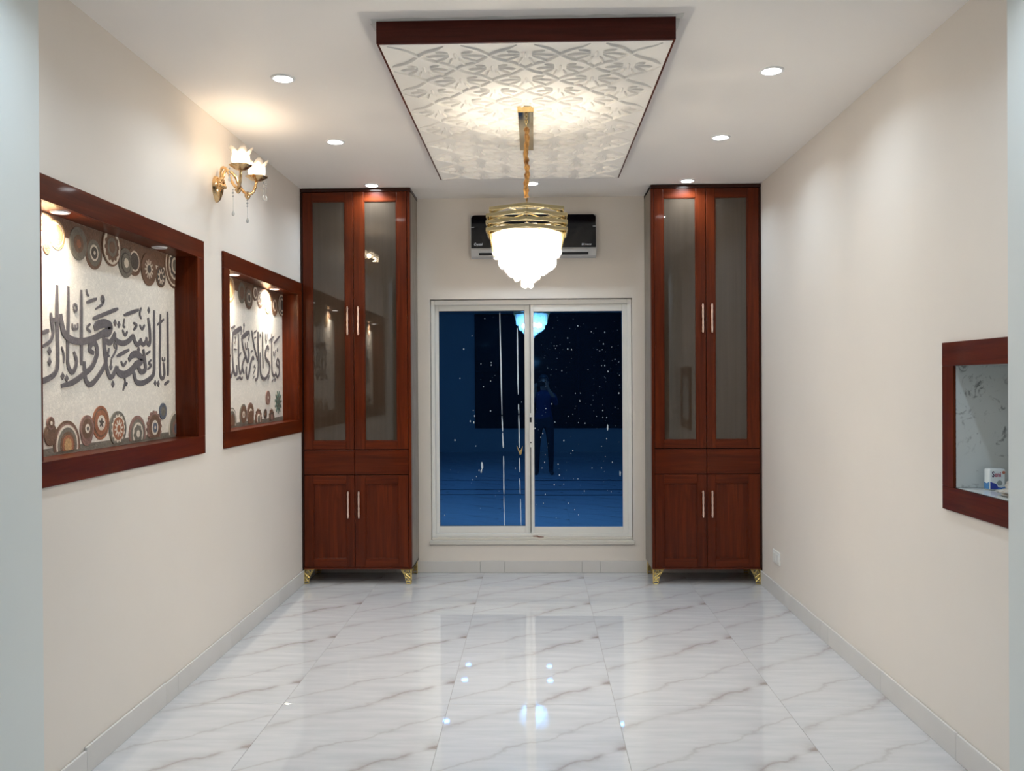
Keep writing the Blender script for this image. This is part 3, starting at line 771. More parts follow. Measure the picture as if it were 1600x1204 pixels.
cabinet('tall glass fronted mahogany cabinet left of the window beside the mosaic niche', -1.812, -.960,
        [((-1.795, -1.404), (-1.722, -1.466), -1.444), ((-1.400, -.986), (-1.319, -1.066), -1.361)], 1, 'tall cabinets beside the window')
cabinet('tall glass fronted mahogany cabinet right of the window beside the white socket', .887, 1.724,
        [((.912, 1.304), (.983, 1.231), 1.276), ((1.308, 1.708), (1.374, 1.621), 1.345)], -1, 'tall cabinets beside the window')

# ================================================================== framed niches with mosaics
def m_mosaic(name, rgb, scale=75, vary=.22, bumps=.5):
    t = NT(name); v = t.coords()
    vo = t.n('ShaderNodeTexVoronoi', Scale=scale); t.l(v, vo.inputs['Vector'])
    ed = t.n('ShaderNodeTexVoronoi', Scale=scale, feature='DISTANCE_TO_EDGE'); t.l(v, ed.inputs['Vector'])
    sp_ = t.n('ShaderNodeSeparateColor'); t.l(vo.outputs['Color'], sp_.inputs[0])
    c0 = srgb(*rgb); lo = tuple(q*(1-vary) for q in c0[:3]) + (1,); hi = tuple(min(1, q*(1+vary*.6)) for q in c0[:3]) + (1,)
    c = t.mixc(sp_.outputs[0], lo, hi)
    j = t.ramp(ed.outputs['Distance'], [(0, (0,0,0,1)), (.10, (1,1,1,1))])
    c = t.mixc(j, tuple(q*.86 for q in c0[:3]) + (1,), c)
    return t.principled(c, .45, bump=j, bump_strength=bumps, bump_dist=.002)
MOS = {'cream': m_mosaic('mosaic_cream', (226,214,198), 60, .10, .35), 'brown': m_mosaic('mosaic_brown', (122,92,72)), 'mauve': m_mosaic('mosaic_mauve', (150,116,104)),
       'orange': m_mosaic('mosaic_orange', (168,108,76)), 'grey': m_mosaic('mosaic_grey_green', (126,120,108)), 'slate': m_mosaic('mosaic_slate', (104,110,122)),
       'dark': m_mosaic('mosaic_dark', (88,78,72)), 'gold': m_mosaic('mosaic_gold', (196,160,112)), 'green': m_mosaic('mosaic_green', (96,118,106))}
MOS_FIELD = m_mosaic('mosaic_field', (236,228,216), 70, .07, .18)
INK = m_mosaic('mosaic_lettering', (108,102,104), 80, .2, .3)
XPANEL = -1.925
def catmull(P, sub=7):
    if len(P) < 3: return [Vector(P[0]).lerp(Vector(P[1]), i/4) for i in range(5)]
    P = [Vector(p) for p in P]; Q = [2*P[0]-P[1]] + P + [2*P[-1]-P[-2]]; out = []
    for i in range(1, len(Q)-2):
        a, b, c, d = Q[i-1:i+3]
        for k in range(sub):
            t = k/sub
            out.append(.5*((2*b) + (c-a)*t + (2*a-5*b+4*c-d)*t*t + (3*b-a-3*c+d)*t**3))
    return out + [P[-1]]
stroke_count = 0
def stroke_part(pts, w, parent, lim):
    global stroke_count
    stroke_count += 1; lift = .0026 + .00022*(stroke_count % 7)
    C = catmull(pts); n = len(C); L = []; R_ = []
    for i, p in enumerate(C):
        t = (C[min(i+1, n-1)] - C[max(i-1, 0)]); t = t.normalized() if t.length > 1e-6 else Vector((0,1))
        s = Vector((-t.y, t.x)); e = min(i, n-1-i)/(n-1)
        k = .5*w*min(1, .62 + 3.0*e)
        L.append(p + s*k); R_.append(p - s*k)
    m = MB(); v = []
    for q in L + R_:
        y = min(max(q.x, lim[0]), lim[1]); v.append((XPANEL+.0005, y, q.y))
    v += [(x+lift, y, z) for x, y, z in v]
    N = 2*n; f = []
    for i in range(n-1):
        f += [(N+i, N+i+1, N+n+i+1, N+n+i), (i, i+1, N+i+1, N+i), (n+i, n+i+1, N+n+i+1, N+n+i)]
    f += [(0, n, N+n, N), (n-1, 2*n-1, N+2*n-1, N+n-1)]
    m.add(v, f)
    return part('letter_stroke', m, INK, parent)
def clip_mesh(me, lim):
    bm = bmesh.new(); bm.from_mesh(me)
    for co, no in (((0,lim[0],0),(0,-1,0)), ((0,lim[1],0),(0,1,0)), ((0,0,lim[2]),(0,0,-1)), ((0,0,lim[3]),(0,0,1))):
        g = list(bm.verts) + list(bm.edges) + list(bm.faces)
        bmesh.ops.bisect_plane(bm, geom=g, plane_co=co, plane_no=no, clear_outer=True)
    bm.to_mesh(me); bm.free()
def disc(y, z, r, teeth, x0, x1):
    poly = []
    if teeth == 0:
        poly = [(y + r*math.cos(2*PI*k/40), z + r*math.sin(2*PI*k/40)) for k in range(40)]
    else:
        n = abs(teeth); amp = .12 if teeth > 0 else .42
        for k in range(n):
            for q, rr in ((0, 1), (.32, 1), (.5, 1-amp), (.82, 1-amp)):
                a = 2*PI*(k + q)/n
                poly.append((y + r*rr*math.cos(a), z + r*rr*math.sin(a)))
    m = MB(); n = len(poly)
    v = [(x1, y, z)] + [(x1, a, b) for a, b in poly] + [(x0, a, b) for a, b in poly]
    f = [(0, 1+k, 1+(k+1) % n) for k in range(n)] + [(1+k, 1+n+k, 1+n+(k+1) % n, 1+(k+1) % n) for k in range(n)]
    m.add(v, f); return m
def mosaic(label, n, strokes, dots, meds):
    y0, y1, z0, z1 = n; lim = (y0+.001, y1-.001, z0+.012, z1-.001)
    t = thing('mosaic_panel', label, 'mosaic', (XPANEL, (y0+y1)/2, z0))
    part('stone_field', MB().box(XPANEL-.02, XPANEL, y0, y1, z0, z1), MOS_FIELD, t)
    # dark pebble borders along the top and bottom edge
    part('pebble_border', MB().box(XPANEL, XPANEL+.0015, lim[0], lim[1], z1-.075, z1-.001), MOS['brown'], t)
    part('pebble_border', MB().box(XPANEL, XPANEL+.0015, lim[0], lim[1], z0+.001, z0+.030), MOS['grey'], t)
    for j, (y, z, r, rings) in enumerate(meds):
        med = None; base = XPANEL + .0017 + .0010*(j % 4)
        for i, (fr, colr, teeth) in enumerate(rings):
            m = disc(y, z, r*fr, teeth, XPANEL if i == 0 else base + .0008*i, base + .0008*(i+1))
            me = m.mesh('medallion'); clip_mesh(me, lim)
            if len(me.polygons) == 0: continue
            org = Vector(ORG[t.name]); me.transform(Matrix.Translation(-org))
            if med is None: med = link('medallion', me, MOS[colr], t)
            else: link('stone_ring', me, MOS[colr], med, org)
    for w, pts in strokes: stroke_part(pts, w, t, lim)
    for y, z in dots:
        if y < lim[0]+.02: continue
        m = MB(); m.prism([(y-.015, z), (y, z-.017), (y+.015, z), (y, z+.017)], lambda a, b, d: (d, a, b), XPANEL+.0005, XPANEL+.0033)
        part('letter_dot', m, INK, t)
    return t
def niche_frame(name, label, n, xw, out, depth, w, group, lining=True):
    """wood architrave round a niche; xw wall plane, out=+1 if the room lies towards +x"""
    y0, y1, z0, z1 = n
    t = thing(name, label, 'niche', (xw, (y0+y1)/2, z0-w), group)
    f = lambda a, b: (min(a, b), max(a, b))
    fx = f(xw, xw + out*.014)
    part('frame_board', MB().box(*fx, y0-w, y1+w, z1, z1+w), WOOD_Y, t, bevel=.002)
    part('frame_board', MB().box(*fx, y0-w, y1+w, z0-w, z0), WOOD_Y, t, bevel=.002)
    part('frame_board', MB().box(*fx, y0-w, y0, z0, z1), WOOD_Z, t, bevel=.002)
    part('frame_board', MB().box(*fx, y1, y1+w, z0, z1), WOOD_Z, t, bevel=.002)
    if lining:
        dx = f(xw - out*depth, xw); g = .0195
        part('jamb_board', MB().box(*dx, y0-g, y1+g, z1, z1+g), WOOD_Y, t)
        part('jamb_board', MB().box(*dx, y0-g, y1+g, z0-g, z0), WOOD_Y, t)
        part('jamb_board', MB().box(*dx, y0-g, y0, z0, z1), WOOD_Z, t)
        part('jamb_board', MB().box(*dx, y1, y1+g, z0, z1), WOOD_Z, t)
    return t
niche_frame('wall_niche', 'large mahogany frame around the front left mosaic niche', NA, XL, 1, .111, .096, 'wooden niche frames')
niche_frame('wall_niche', 'mahogany frame around the mosaic niche next to the left cabinet', NB, XL, 1, .111, .096, 'wooden niche frames')
mosaic('large cream mosaic with bold grey Arabic lettering nearest the viewer', NA, STROKES_A, DOTS_A, MEDALLIONS_A)
mosaic('smaller looking cream mosaic with Arabic lettering beside the left cabinet', NB, STROKES_B, DOTS_B, MEDALLIONS_B)
def niche_spot(label, y, z, lit, x=-1.862):
    t = thing('niche_spotlight', label, 'spotlight', (x, y, z), 'mosaic niche spotlights')
    part('trim_ring', MB().lathe([(.027, 0), (.027, -.004), (.034, -.005), (.038, 0)], 24, (x, y, z), caps=False), TRIM_WHITE, t, smooth=.8)
    part('lens', MB().lathe([(.0265, -.0005), (.0265, -.003), (.004, -.004)], 24, (x, y, z)), LENS_WARM if lit else LENS_OFF, t, smooth=.8)
    if lit:
        l = lamp('spot_glow', 'SPOT', (x, y, z-.008), (1.0, .90, .76), NICHE_W, t, .015, (0, math.radians(30), 0))
        l.data.spot_size = math.radians(140); l.data.spot_blend = 1.0
niche_spot('lit spotlight under the top board of the large mosaic niche', 3.385, NA[3], True)
niche_spot('unlit spotlight under the top board of the large mosaic niche', 4.29, NA[3], False)
niche_spot('lit spotlight at the front end of the second mosaic niche', 5.36, NB[3], True)
niche_spot('lit spotlight at the cabinet end of the second mosaic niche', 6.20, NB[3], True)

# ------------------------------------------------------------------ right wall niche with shelf
def m_fleck():
    t = NT('flecked_white_marble'); v = t.coords()
    n = t.noise(v, 16, 6, .7, 1.2); n2 = t.noise(v, 3.5, 2)
    f = t.math('MULTIPLY', t.ramp(n, [(.55, (0,0,0,1)), (.64, (1,1,1,1))]), t.ramp(n2, [(.38, (.15,.15,.15,1)), (.58, (1,1,1,1))]))
    return t.principled(t.mixc(f, srgb(216,219,217), srgb(140,142,142)), .12)
FLECK = m_fleck()
niche_frame('wall_niche', 'small mahogany frame around the marble shelf niche on the right wall', NR, XR, -1, .1, .098, 'wooden niche frames', lining=False)
y0, y1, z0, z1 = NR; xb = XR + .26
ni = structure(part('trim_2', MB().box(xb, xb+.012, y0-.011, y1+.011, z0-.011, z1+.011), FLECK))
part('marble_slab', MB().box(XR-.004, xb, y1, y1+.011, z0, z1), FLECK, ni, bevel=.001, segs=1)
part('marble_slab', MB().box(XR-.004, xb, y0-.011, y0, z0, z1), FLECK, ni, bevel=.001, segs=1)
part('marble_slab', MB().box(XR-.012, xb, y0-.011, y1+.011, z0-.011, z0), FLECK, ni, bevel=.001, segs=1)
part('marble_slab', MB().box(XR-.006, xb, y0-.011, y1+.011, z1, z1+.011), FLECK, ni, bevel=.001, segs=1)

# tissue pack on the shelf
PK0, PK1, PYF, PYB_ = 1.814, 1.878, 3.545, 3.590
PZ0, PZ1 = NR[2] + .0005, NR[2] + .086
pk = thing('wipes_pack', 'small white and blue pack with Seni lettering on the marble shelf', 'pack', ((PK0+PK1)/2, (PYF+PYB_)/2, PZ0))
P_WHITE = m_plain('pack_white', (226,232,234), .3); P_BLUE = m_plain('pack_blue', (38,62,160), .3); P_SKY = m_plain('pack_sky', (70,130,190), .3)
P_RED = m_plain('pack_red', (176,40,92), .4); P_PURPLE = m_plain('pack_purple', (74,52,88), .4); P_GREY = m_plain('pack_grey', (150,158,158), .4); P_RUST = m_plain('pack_rust', (186,112,88), .4)
part('wrapper', MB().box(PK0, PK1, PYF, PYB_, PZ0, PZ1), P_WHITE, pk, bevel=.007, segs=3, smooth=.9)
fx2 = lambda a, b, d: (PK0 + a*.82, PYF - d, PZ0 + b)
part('blue_print', MB().prism([(.004,.004),(.060,.004),(.072,.008),(.074,.014),(.058,.010),(.042,.012),(.032,.026),(.004,.034)], fx2, 0, .0006), P_BLUE, pk)
part('sky_print', MB().prism([(.040,.003),(.075,.003),(.076,.018),(.064,.010),(.052,.008),(.042,.010)], fx2, .0006, .0010), P_SKY, pk)
part('blue_side_print', MB().prism([(.004,.004),(.041,.004),(.041,.030),(.022,.026),(.004,.033)], lambda a, b, d: (PK0 - d, PYF + a, PZ0 + b), 0, .0006), P_SKY, pk)
part('round_print', MB().lathe([(.0105, .0), (.0105, -.0008)], 20, (PK0+.040, PYF, PZ0+.029), 'y'), P_GREY, pk)
part('dot_print', MB().lathe([(.006, .0), (.006, -.0008)], 16, (PK0+.056, PYF, PZ0+.071), 'y'), P_RUST, pk)
text_part('lettering', 'S', P_PURPLE, pk, (PK0+.010, PYF-.0002, PZ0+.052), (PI/2, 0, 0), .024, .0006, width=.009, bold=.02)
text_part('lettering', 'eni', P_RED, pk, (PK0+.0200, PYF-.0002, PZ0+.053), (PI/2, 0, 0), .019, .0006, width=.025, bold=.01)
# crumpled plastic
def m_bag():
    t = NT('crumpled_plastic'); n = t.noise(t.coords(), 40, 3)
    return t.principled(t.ramp(n, [(.35, srgb(150,140,130)), (.65, srgb(206,204,196))]), .35)
bag = thing('plastic_bag', 'crumpled pale grey plastic bag at the front of the marble shelf', 'bag', (1.79, 3.33, NR[2]))
def crumple(c, sx, sy, sz, seed):
    bm = bmesh.new(); bmesh.ops.create_icosphere(bm, subdivisions=4, radius=1)
    for v in bm.verts:
        p = v.co.copy(); q = 1 + .42*noise.noise(p*2.1 + Vector((seed, 0, 0))) + .2*abs(noise.noise(p*5 + Vector((0, seed, 0))))
        v.co = Vector((p.x*sx*q, p.y*sy*q, max(-.98, p.z*q)*sz))
        v.co += Vector(c)
    m = MB(); bm.verts.index_update()
    m.add([v.co[:] for v in bm.verts], [[v.index for v in f.verts] for f in bm.faces]); bm.free(); return m
BAGM = m_bag()
part('bag_body', crumple((1.815, 3.335, NR[2]+.0145), .055, .085, .0140, 1.3), BAGM, bag)
part('bag_neck', crumple((1.845, 3.440, NR[2]+.0255), .018, .022, .0250, 4.1), BAGM, bag)

# socket on the right wall
so = thing('wall_socket', 'white double socket plate low on the right wall by the cabinet', 'socket', (XR, 6.31, .245))
part('plate', MB().box(XR-.009, XR, 6.225, 6.400, .243, .337), WHITE_PLASTIC, so, bevel=.003)
for yy in (6.245, 6.315):
    part('rocker', MB().box(XR-.012, XR-.008, yy, yy+.062, .262, .318), WHITE_PLASTIC, so, bevel=.002)

# ================================================================== air conditioner
AX0, AX1, AZ0, AZ1, AYF = -.510, .490, 2.545, 2.885, 6.935
ac = thing('air_conditioner', 'black and silver wall mounted air conditioner above the sliding window', 'air conditioner', (-.01, YB, AZ0))
AC_SHELL = m_plain('ac_silver_shell', (176,176,176), .35); AC_BLACK = m_plain('ac_black_gloss', (7,7,10), .08); AC_SLOT = m_plain('ac_slot', (14,14,14), .6); AC_PRINT = m_plain('ac_print', (205,205,210), .4)
prof = [(YB, AZ0+.03), (YB, AZ1), (AYF+.02, AZ1), (AYF+.004, AZ1-.02), (AYF+.004, AZ0+.065), (AYF+.03, AZ0+.012), (AYF+.08, AZ0)]
part('casing', MB().prism(prof, lambda a, b, d: (d, a, b), AX0, AX1), AC_SHELL, ac, bevel=.006)
rr = .030; pts = [(AX0+.006, AZ0+.075), (AX1-.006, AZ0+.075)]
for k in range(6): a = k*PI/10; pts.append((AX1-.006-rr+rr*math.cos(a), AZ1-.004-rr+rr*math.sin(a)))
for k in range(6): a = PI/2 + k*PI/10; pts.append((AX0+.006+rr+rr*math.cos(a), AZ1-.004-rr+rr*math.sin(a)))
fp = part('front_panel', MB().prism(pts, lambda a, b, d: (a, d, b), AYF+.006, AYF-.010), AC_BLACK, ac, bevel=.003)
for x in (AX0+.006, AX1-.030):
    part('side_clip', MB().box(x, x+.024, AYF-.0125, AYF-.009, 2.782, 2.787), AC_SHELL, fp)
text_part('lettering', 'Crystal', AC_PRINT, fp, (AX0+.030, AYF-.0100, 2.634), (PI/2, 0, 0), .026, shear=.25, width=.066)
text_part('lettering', 'DC Inverter', AC_PRINT, fp, (AX1-.118, AYF-.0100, 2.636), (PI/2, 0, 0), .014, shear=.15, width=.078)
part('air_slot', MB().prism([(AYF+.024, AZ0+.021), (AYF+.010, AZ0+.040), (AYF+.05, AZ0+.045), (AYF+.06, AZ0+.025)], lambda a, b, d: (d, a, b), AX0+.065, AX1-.065), AC_SLOT, ac)
part('louvre', MB().prism([(AYF+.0015, AZ0+.066), (AYF+.016, AZ0+.034), (AYF+.020, AZ0+.036), (AYF+.006, AZ0+.068)], lambda a, b, d: (d, a, b), AX0+.068, AX1-.068), AC_SHELL, ac, bevel=.001, segs=1)

# ================================================================== chandelier
CXc, CYc = -.040, 4.508
ch = thing('chandelier', 'lit crystal chandelier with tiered gold bands hanging from a sleeved chain', 'chandelier', (CXc, CYc, PZ))
can = part('ceiling_rose', MB().box(-.083, -.004, 4.468, 5.207, PZ-.031, PZ), m_metal('mirror_brass', (200,180,140), .06), ch, bevel=.002)
part('rose_lip', MB().box(-.085, -.002, 4.462, 4.468, PZ-.033, PZ-.002), GOLD, can, bevel=.001)
# chain links then fabric sleeve
lk = None
for i in range(5):
    z = PZ-.034-.017*i; a = (i % 2)*PI/2
    pts = [(CXc + .0065*math.cos(q)*math.cos(a), CYc + .0065*math.cos(q)*math.sin(a), z + .0125*math.sin(q)) for q in [k*PI/6 for k in range(13)]]
    part('chain_link', MB().tube(pts, .0024, 6, caps=False), GOLD, ch, smooth=.9)
def m_sleeve():
    t = NT('gold_fabric_sleeve'); n = t.noise(t.coords('Object', (1,1,.5)), 70, 4)
    return t.principled(t.ramp(n, [(.35, srgb(132,84,36)), (.65, srgb(214,164,96))]), .45, .35, bump=n, bump_strength=.6, bump_dist=.004)
zs = [PZ-.100 - i*.0105 for i in range(35)]
pts = [(CXc + .0035*math.sin(i*.37) + .002*random.uniform(-1,1), CYc + .003*math.cos(i*.5), z) for i, z in enumerate(zs)]
part('chain_sleeve', MB().tube(pts, [.0125 + .0035*math.sin(i*1.7)*random.uniform(.3, 1) for i in range(35)], 12), m_sleeve(), ch, smooth=1.2)
part('stem', MB().lathe([(.004, 2.49), (.007, 2.505), (.004, 2.49), (.004, 2.34), (.02, 2.335), (.02, 2.33)], 12, (CXc, CYc, 0)), GOLD, ch, smooth=.7)
def band(z0, h, r, n, phase, arch):
    m = MB(); v = []
    for q in (r, r-.005):
        for zz in (z0, z0+h):
            for k in range(n):
                a = phase + 2*PI*k/n
                v.append((CXc + q*math.cos(a), CYc + q*math.sin(a), zz + (arch if k % 2 else 0)))
    f = []
    o0, o1, i0, i1 = 0, n, 2*n, 3*n
    for k in range(n):
        j = (k+1) % n
        f += [(o0+k, o0+j, o1+j, o1+k), (i0+k, i1+k, i1+j, i0+j), (o1+k, o1+j, i1+j, i1+k), (o0+k, i0+k, i0+j, o0+j)]
    m.add(v, f); return part('gold_band', m, BAND_GOLD, ch, bevel=.0008, segs=1)
for i, (z0, r) in enumerate([(2.424, .190), (2.389, .206), (2.354, .207), (2.318, .207)]):
    band(z0, .017, r*1.148, 6, PI/2, 0)
    band(z0+.002, .013, r*.985, 6, 0, 0)
for k in (0, 3):
    for s_ in (-1, 1):
        a = 2*PI*k/6 + s_*.16
        p = lambda r, z: (CXc + r*math.cos(a), CYc + r*math.sin(a), z)
        part('gold_strut', MB().tube([p(.186, 2.440), p(.198, 2.35), p(.196, 2.326), p(.168, 2.205)], [.005, .0055, .006, .005], 6), GOLD, ch, smooth=.5)
for k in range(6):
    a = 2*PI*k/6
    part('top_spoke', MB().tube([(CXc, CYc, 2.43), (CXc + .178*math.cos(a), CYc + .178*math.sin(a), 2.428)], .003, 6), GOLD, ch)
def m_frost():
    t = NT('added_diffuser_frost')
    tr = t.n('ShaderNodeBsdfTransparent'); tl = t.n('ShaderNodeBsdfTranslucent'); tl.inputs[0].default_value = (.62, .60, .57, 1)
    a = t.n('ShaderNodeMixShader'); a.inputs[0].default_value = .45
    t.l(tr.outputs[0], a.inputs[1]); t.l(tl.outputs[0], a.inputs[2]); t.l(a.outputs[0], t.out.inputs[0])
    return t.mat
part('added_diffuser', MB().lathe([(.004, 2.350), (.128, 2.349), (.131, 2.346), (.128, 2.343), (.004, 2.342)], 28, (CXc, CYc, 0)), m_frost(), ch, smooth=.6)  # added unseen disc, softens the bulbs' hot spot on the panel above
def m_crystal():
    t = NT('lamp_crystal')
    tr = t.n('ShaderNodeBsdfTransparent'); tr.inputs[0].default_value = (.97, .97, .96, 1)
    tl = t.n('ShaderNodeBsdfTranslucent'); tl.inputs[0].default_value = (1, .97, .93, 1)
    gl = t.n('ShaderNodeBsdfGlossy', Roughness=.05); gl.inputs[0].default_value = (1, 1, 1, 1)
    a = t.n('ShaderNodeMixShader'); a.inputs[0].default_value = .14
    b = t.n('ShaderNodeMixShader'); b.inputs[0].default_value = .06
    t.l(tr.outputs[0], a.inputs[1]); t.l(tl.outputs[0], a.inputs[2])
    t.l(a.outputs[0], b.inputs[1]); t.l(gl.outputs[0], b.inputs[2]); t.l(b.outputs[0], t.out.inputs[0])
    return t.mat
CRYSTAL = m_crystal()
def crystal_mesh(L, w):
    m = MB(); prof = [(w*.5, 0), (w*.55, -.004), (w*.55, -L+w*.4), (w*.28, -L)]
    m.lathe(prof, 6); return m
random.seed(3)
for r, n, zt, L, w in ((.164, 28, 2.338, .130, .027), (.136, 23, 2.335, .186, .027), (.108, 18, 2.33, .202, .027), (.080, 13, 2.33, .222, .026), (.054, 8, 2.33, .246, .025), (.026, 4, 2.33, .286, .022)):
    src = None
    for k in range(n):
        a = 2*PI*(k + .5*random.random())/n
        pos = (CXc + r*math.cos(a), CYc + r*math.sin(a), zt)
        if src is None:
            b = crystal_mesh(L, w); b.v = [(p[0]+pos[0], p[1]+pos[1], p[2]+pos[2]) for p in b.v]
            src = part('crystal', b, CRYSTAL, ch, origin=pos)
        else:
            o = share('crystal', src, ch, (pos[0], pos[1], pos[2] - random.choice((0, 0, .008, -.010, .014)))); o.rotation_euler.z = a
for k in range(6):
    a = 2*PI*k/6 + .3; p = (CXc + .093*math.cos(a), CYc + .093*math.sin(a))
    bu = part('bulb', MB().lathe([(.004, 2.220), (.011, 2.214), (.013, 2.197), (.010, 2.177), (.002, 2.164)], 12, (p[0], p[1], 0)), CRYSTAL_BULB, ch, smooth=1.0)
    part('bulb_holder', MB().lathe([(.007, 2.345), (.007, 2.240), (.009, 2.235), (.009, 2.216)], 10, (p[0], p[1], 0)), GOLD, bu, smooth=.7)
    lamp('bulb_light', 'POINT', (p[0], p[1], 2.19), CRYSTAL_LIGHT, CHANDELIER_W/6, bu, .02)

# ================================================================== wall sconce
SY, SZ = 4.935, 2.69
sc = thing('wall_sconce', 'gold two arm wall sconce with glowing tulip glass shades and crystal drops', 'wall lamp', (XL, SY, SZ))
GLASS_GOLD = m_metal('sconce_gold', (226,190,140), .18)
def backplate():
    m = MB(); n = 28; prof = [(1, .0), (.97, .012), (.82, .026), (.5, .036), (.05, .040)]
    v = []
    for s, h in prof:
        for k in range(n):
            a = 2*PI*k/n; yy = .058*math.cos(a); zz = .062*math.sin(a)
            if zz < 0: zz *= 1.45; yy *= (1 - .55*abs(math.sin(a))**3)
            v.append((XL + h, SY + yy*s, SZ - .012 + zz*s))
    f = [(j*n+k, j*n+(k+1) % n, (j+1)*n+(k+1) % n, (j+1)*n+k) for j in range(len(prof)-1) for k in range(n)]
    f += [tuple(range(n))[::-1], tuple(range((len(prof)-1)*n, len(prof)*n))]
    m.add(v, f); return m
part('backplate', backplate(), GLASS_GOLD, sc, smooth=1.2)
m = MB()
for k in range(9):
    a = PI*k/8; m.lathe([(.002, -.011), (.009, -.006), (.011, 0), (.009, .006), (.002, .011)], 10, (XL+.034, SY + .042*math.cos(a), SZ - .006 + .040*math.sin(a)))
for k in range(5): m.lathe([(.002, -.010), (.009, -.005), (.010, 0), (.009, .005), (.002, .010)], 10, (XL+.044, SY - .028 + .014*k, SZ - .008))
part('bead_cluster', m, GLASS_GOLD, sc, smooth=1.2)
FROST = None
def m_shade():
    t = NT('tulip_glass')
    tr = t.n('ShaderNodeBsdfTransparent'); tr.inputs[0].default_value = (1, .98, .95, 1)
    tl = t.n('ShaderNodeBsdfTranslucent'); tl.inputs[0].default_value = (1, .93, .82, 1)
    gl = t.n('ShaderNodeBsdfGlossy', Roughness=.08)
    a = t.n('ShaderNodeMixShader'); a.inputs[0].default_value = .45
    b = t.n('ShaderNodeMixShader'); b.inputs[0].default_value = .08
    t.l(tr.outputs[0], a.inputs[1]); t.l(tl.outputs[0], a.inputs[2]); t.l(a.outputs[0], b.inputs[1]); t.l(gl.outputs[0], b.inputs[2]); t.l(b.outputs[0], t.out.inputs[0])
    return t.mat
TULIP = m_shade()
DROP = NT('clear_drop_glass').principled(srgb(235,235,232), .05, Transmission_Weight=.6, IOR=1.5)
for (sx, sy, sgn) in ((-1.608, 4.752, -1), (-1.606, 5.020, 1)):
    base = 2.742
    P3 = [Vector(p) for p in ((XL+.030, SY + sgn*.010, SZ+.015), (XL+.045, SY + sgn*.030, SZ+.085), (XL+.085, SY + sgn*.055, SZ+.070), (XL+.120, SY + sgn*.070, SZ-.005),
          (XL+.165, (SY*.4+sy*.6), SZ-.045), (sx-.012, sy - sgn*.02, SZ-.025), (sx, sy, base-.012))]
    Q = [2*P3[0]-P3[1]] + P3 + [2*P3[-1]-P3[-2]]; path = []
    for i in range(1, len(Q)-2):
        a, b, c, d = Q[i-1:i+3]
        for k in range(8):
            t_ = k/8; path.append(.5*((2*b) + (c-a)*t_ + (2*a-5*b+4*c-d)*t_*t_ + (3*b-a-3*c+d)*t_**3))
    path.append(P3[-1])
    ar = part('arm', MB().tube(path, [.0085 + .0012*math.sin(i*1.9) for i in range(len(path))], 8), GLASS_GOLD, sc, smooth=1.2)
    part('knuckle', MB().lathe([(.004, -.03), (.012, -.022), (.018, -.010), (.013, 0), (.017, .008), (.006, .016)], 14, tuple(P3[4])), GLASS_GOLD, ar, smooth=1.0)
    part('drip_dish', MB().lathe([(.012, -.016), (.030, -.012), (.052, .004), (.062, .010), (.060, .013), (.030, -.002), (.012, -.006)], 36, (sx, sy, base), wob=lambda a, j: 1 + (.06*math.cos(9*a) if j in (3, 4) else 0)), GLASS_GOLD, sc, smooth=1.0)
    prof = [(.022, .002), (.040, .014), (.048, .035), (.047, .060), (.042, .080), (.046, .092), (.054, .103), (.060, .108)]
    n = 48; v = []
    for r, h in prof:
        for k in range(n):
            a = 2*PI*k/n; u = max(0, (h-.06)/.05); lob = abs(math.cos(3*a))
            rr = r*(1 + .05*math.cos(6*a)) + u*.010*(lob-.4); hh = h - u*.030*(1-lob)
            v.append((sx + rr*math.cos(a), sy + rr*math.sin(a), base + hh))
    f = [(j*n+k, j*n+(k+1) % n, (j+1)*n+(k+1) % n, (j+1)*n+k) for j in range(len(prof)-1) for k in range(n)]
    sh = part('glass_shade', MB().add(v, f), TULIP, sc, smooth=1.2)
    bu = part('bulb', MB().lathe([(.006, .004), (.008, .020), (.016, .040), (.016, .052), (.008, .064), (.002, .066)], 14, (sx, sy, base)), BULB, sc, smooth=1.2)
    lamp('bulb_light', 'POINT', (sx, sy, base+.045), WARM, SCONCE_W/2, bu, .02)
def drop(x, y, z1, z0):
    m = MB().tube([(x, y, z1), (x, y, z0+.02)], .0012, 5)
    z = z1 - .006
    for rr in (.006, .0075, .006): m.lathe([(.001, rr), (rr, 0), (.001, -rr)], 6, (x, y, z)); z -= .018
    m.lathe([(.001, .016), (.005, .008), (.009, -.004), (.007, -.012), (.001, -.016)], 8, (x, y, z0+.014))
    part('crystal_drop', m, DROP, sc)
drop(-1.672, 4.81, 2.640, 2.490); drop(-1.655, 5.0, 2.622, 2.485); drop(-1.556, 5.030, 2.735, 2.615); drop(-1.580, 5.060, 2.735, 2.625); drop(-1.660, 4.72, 2.735, 2.66)

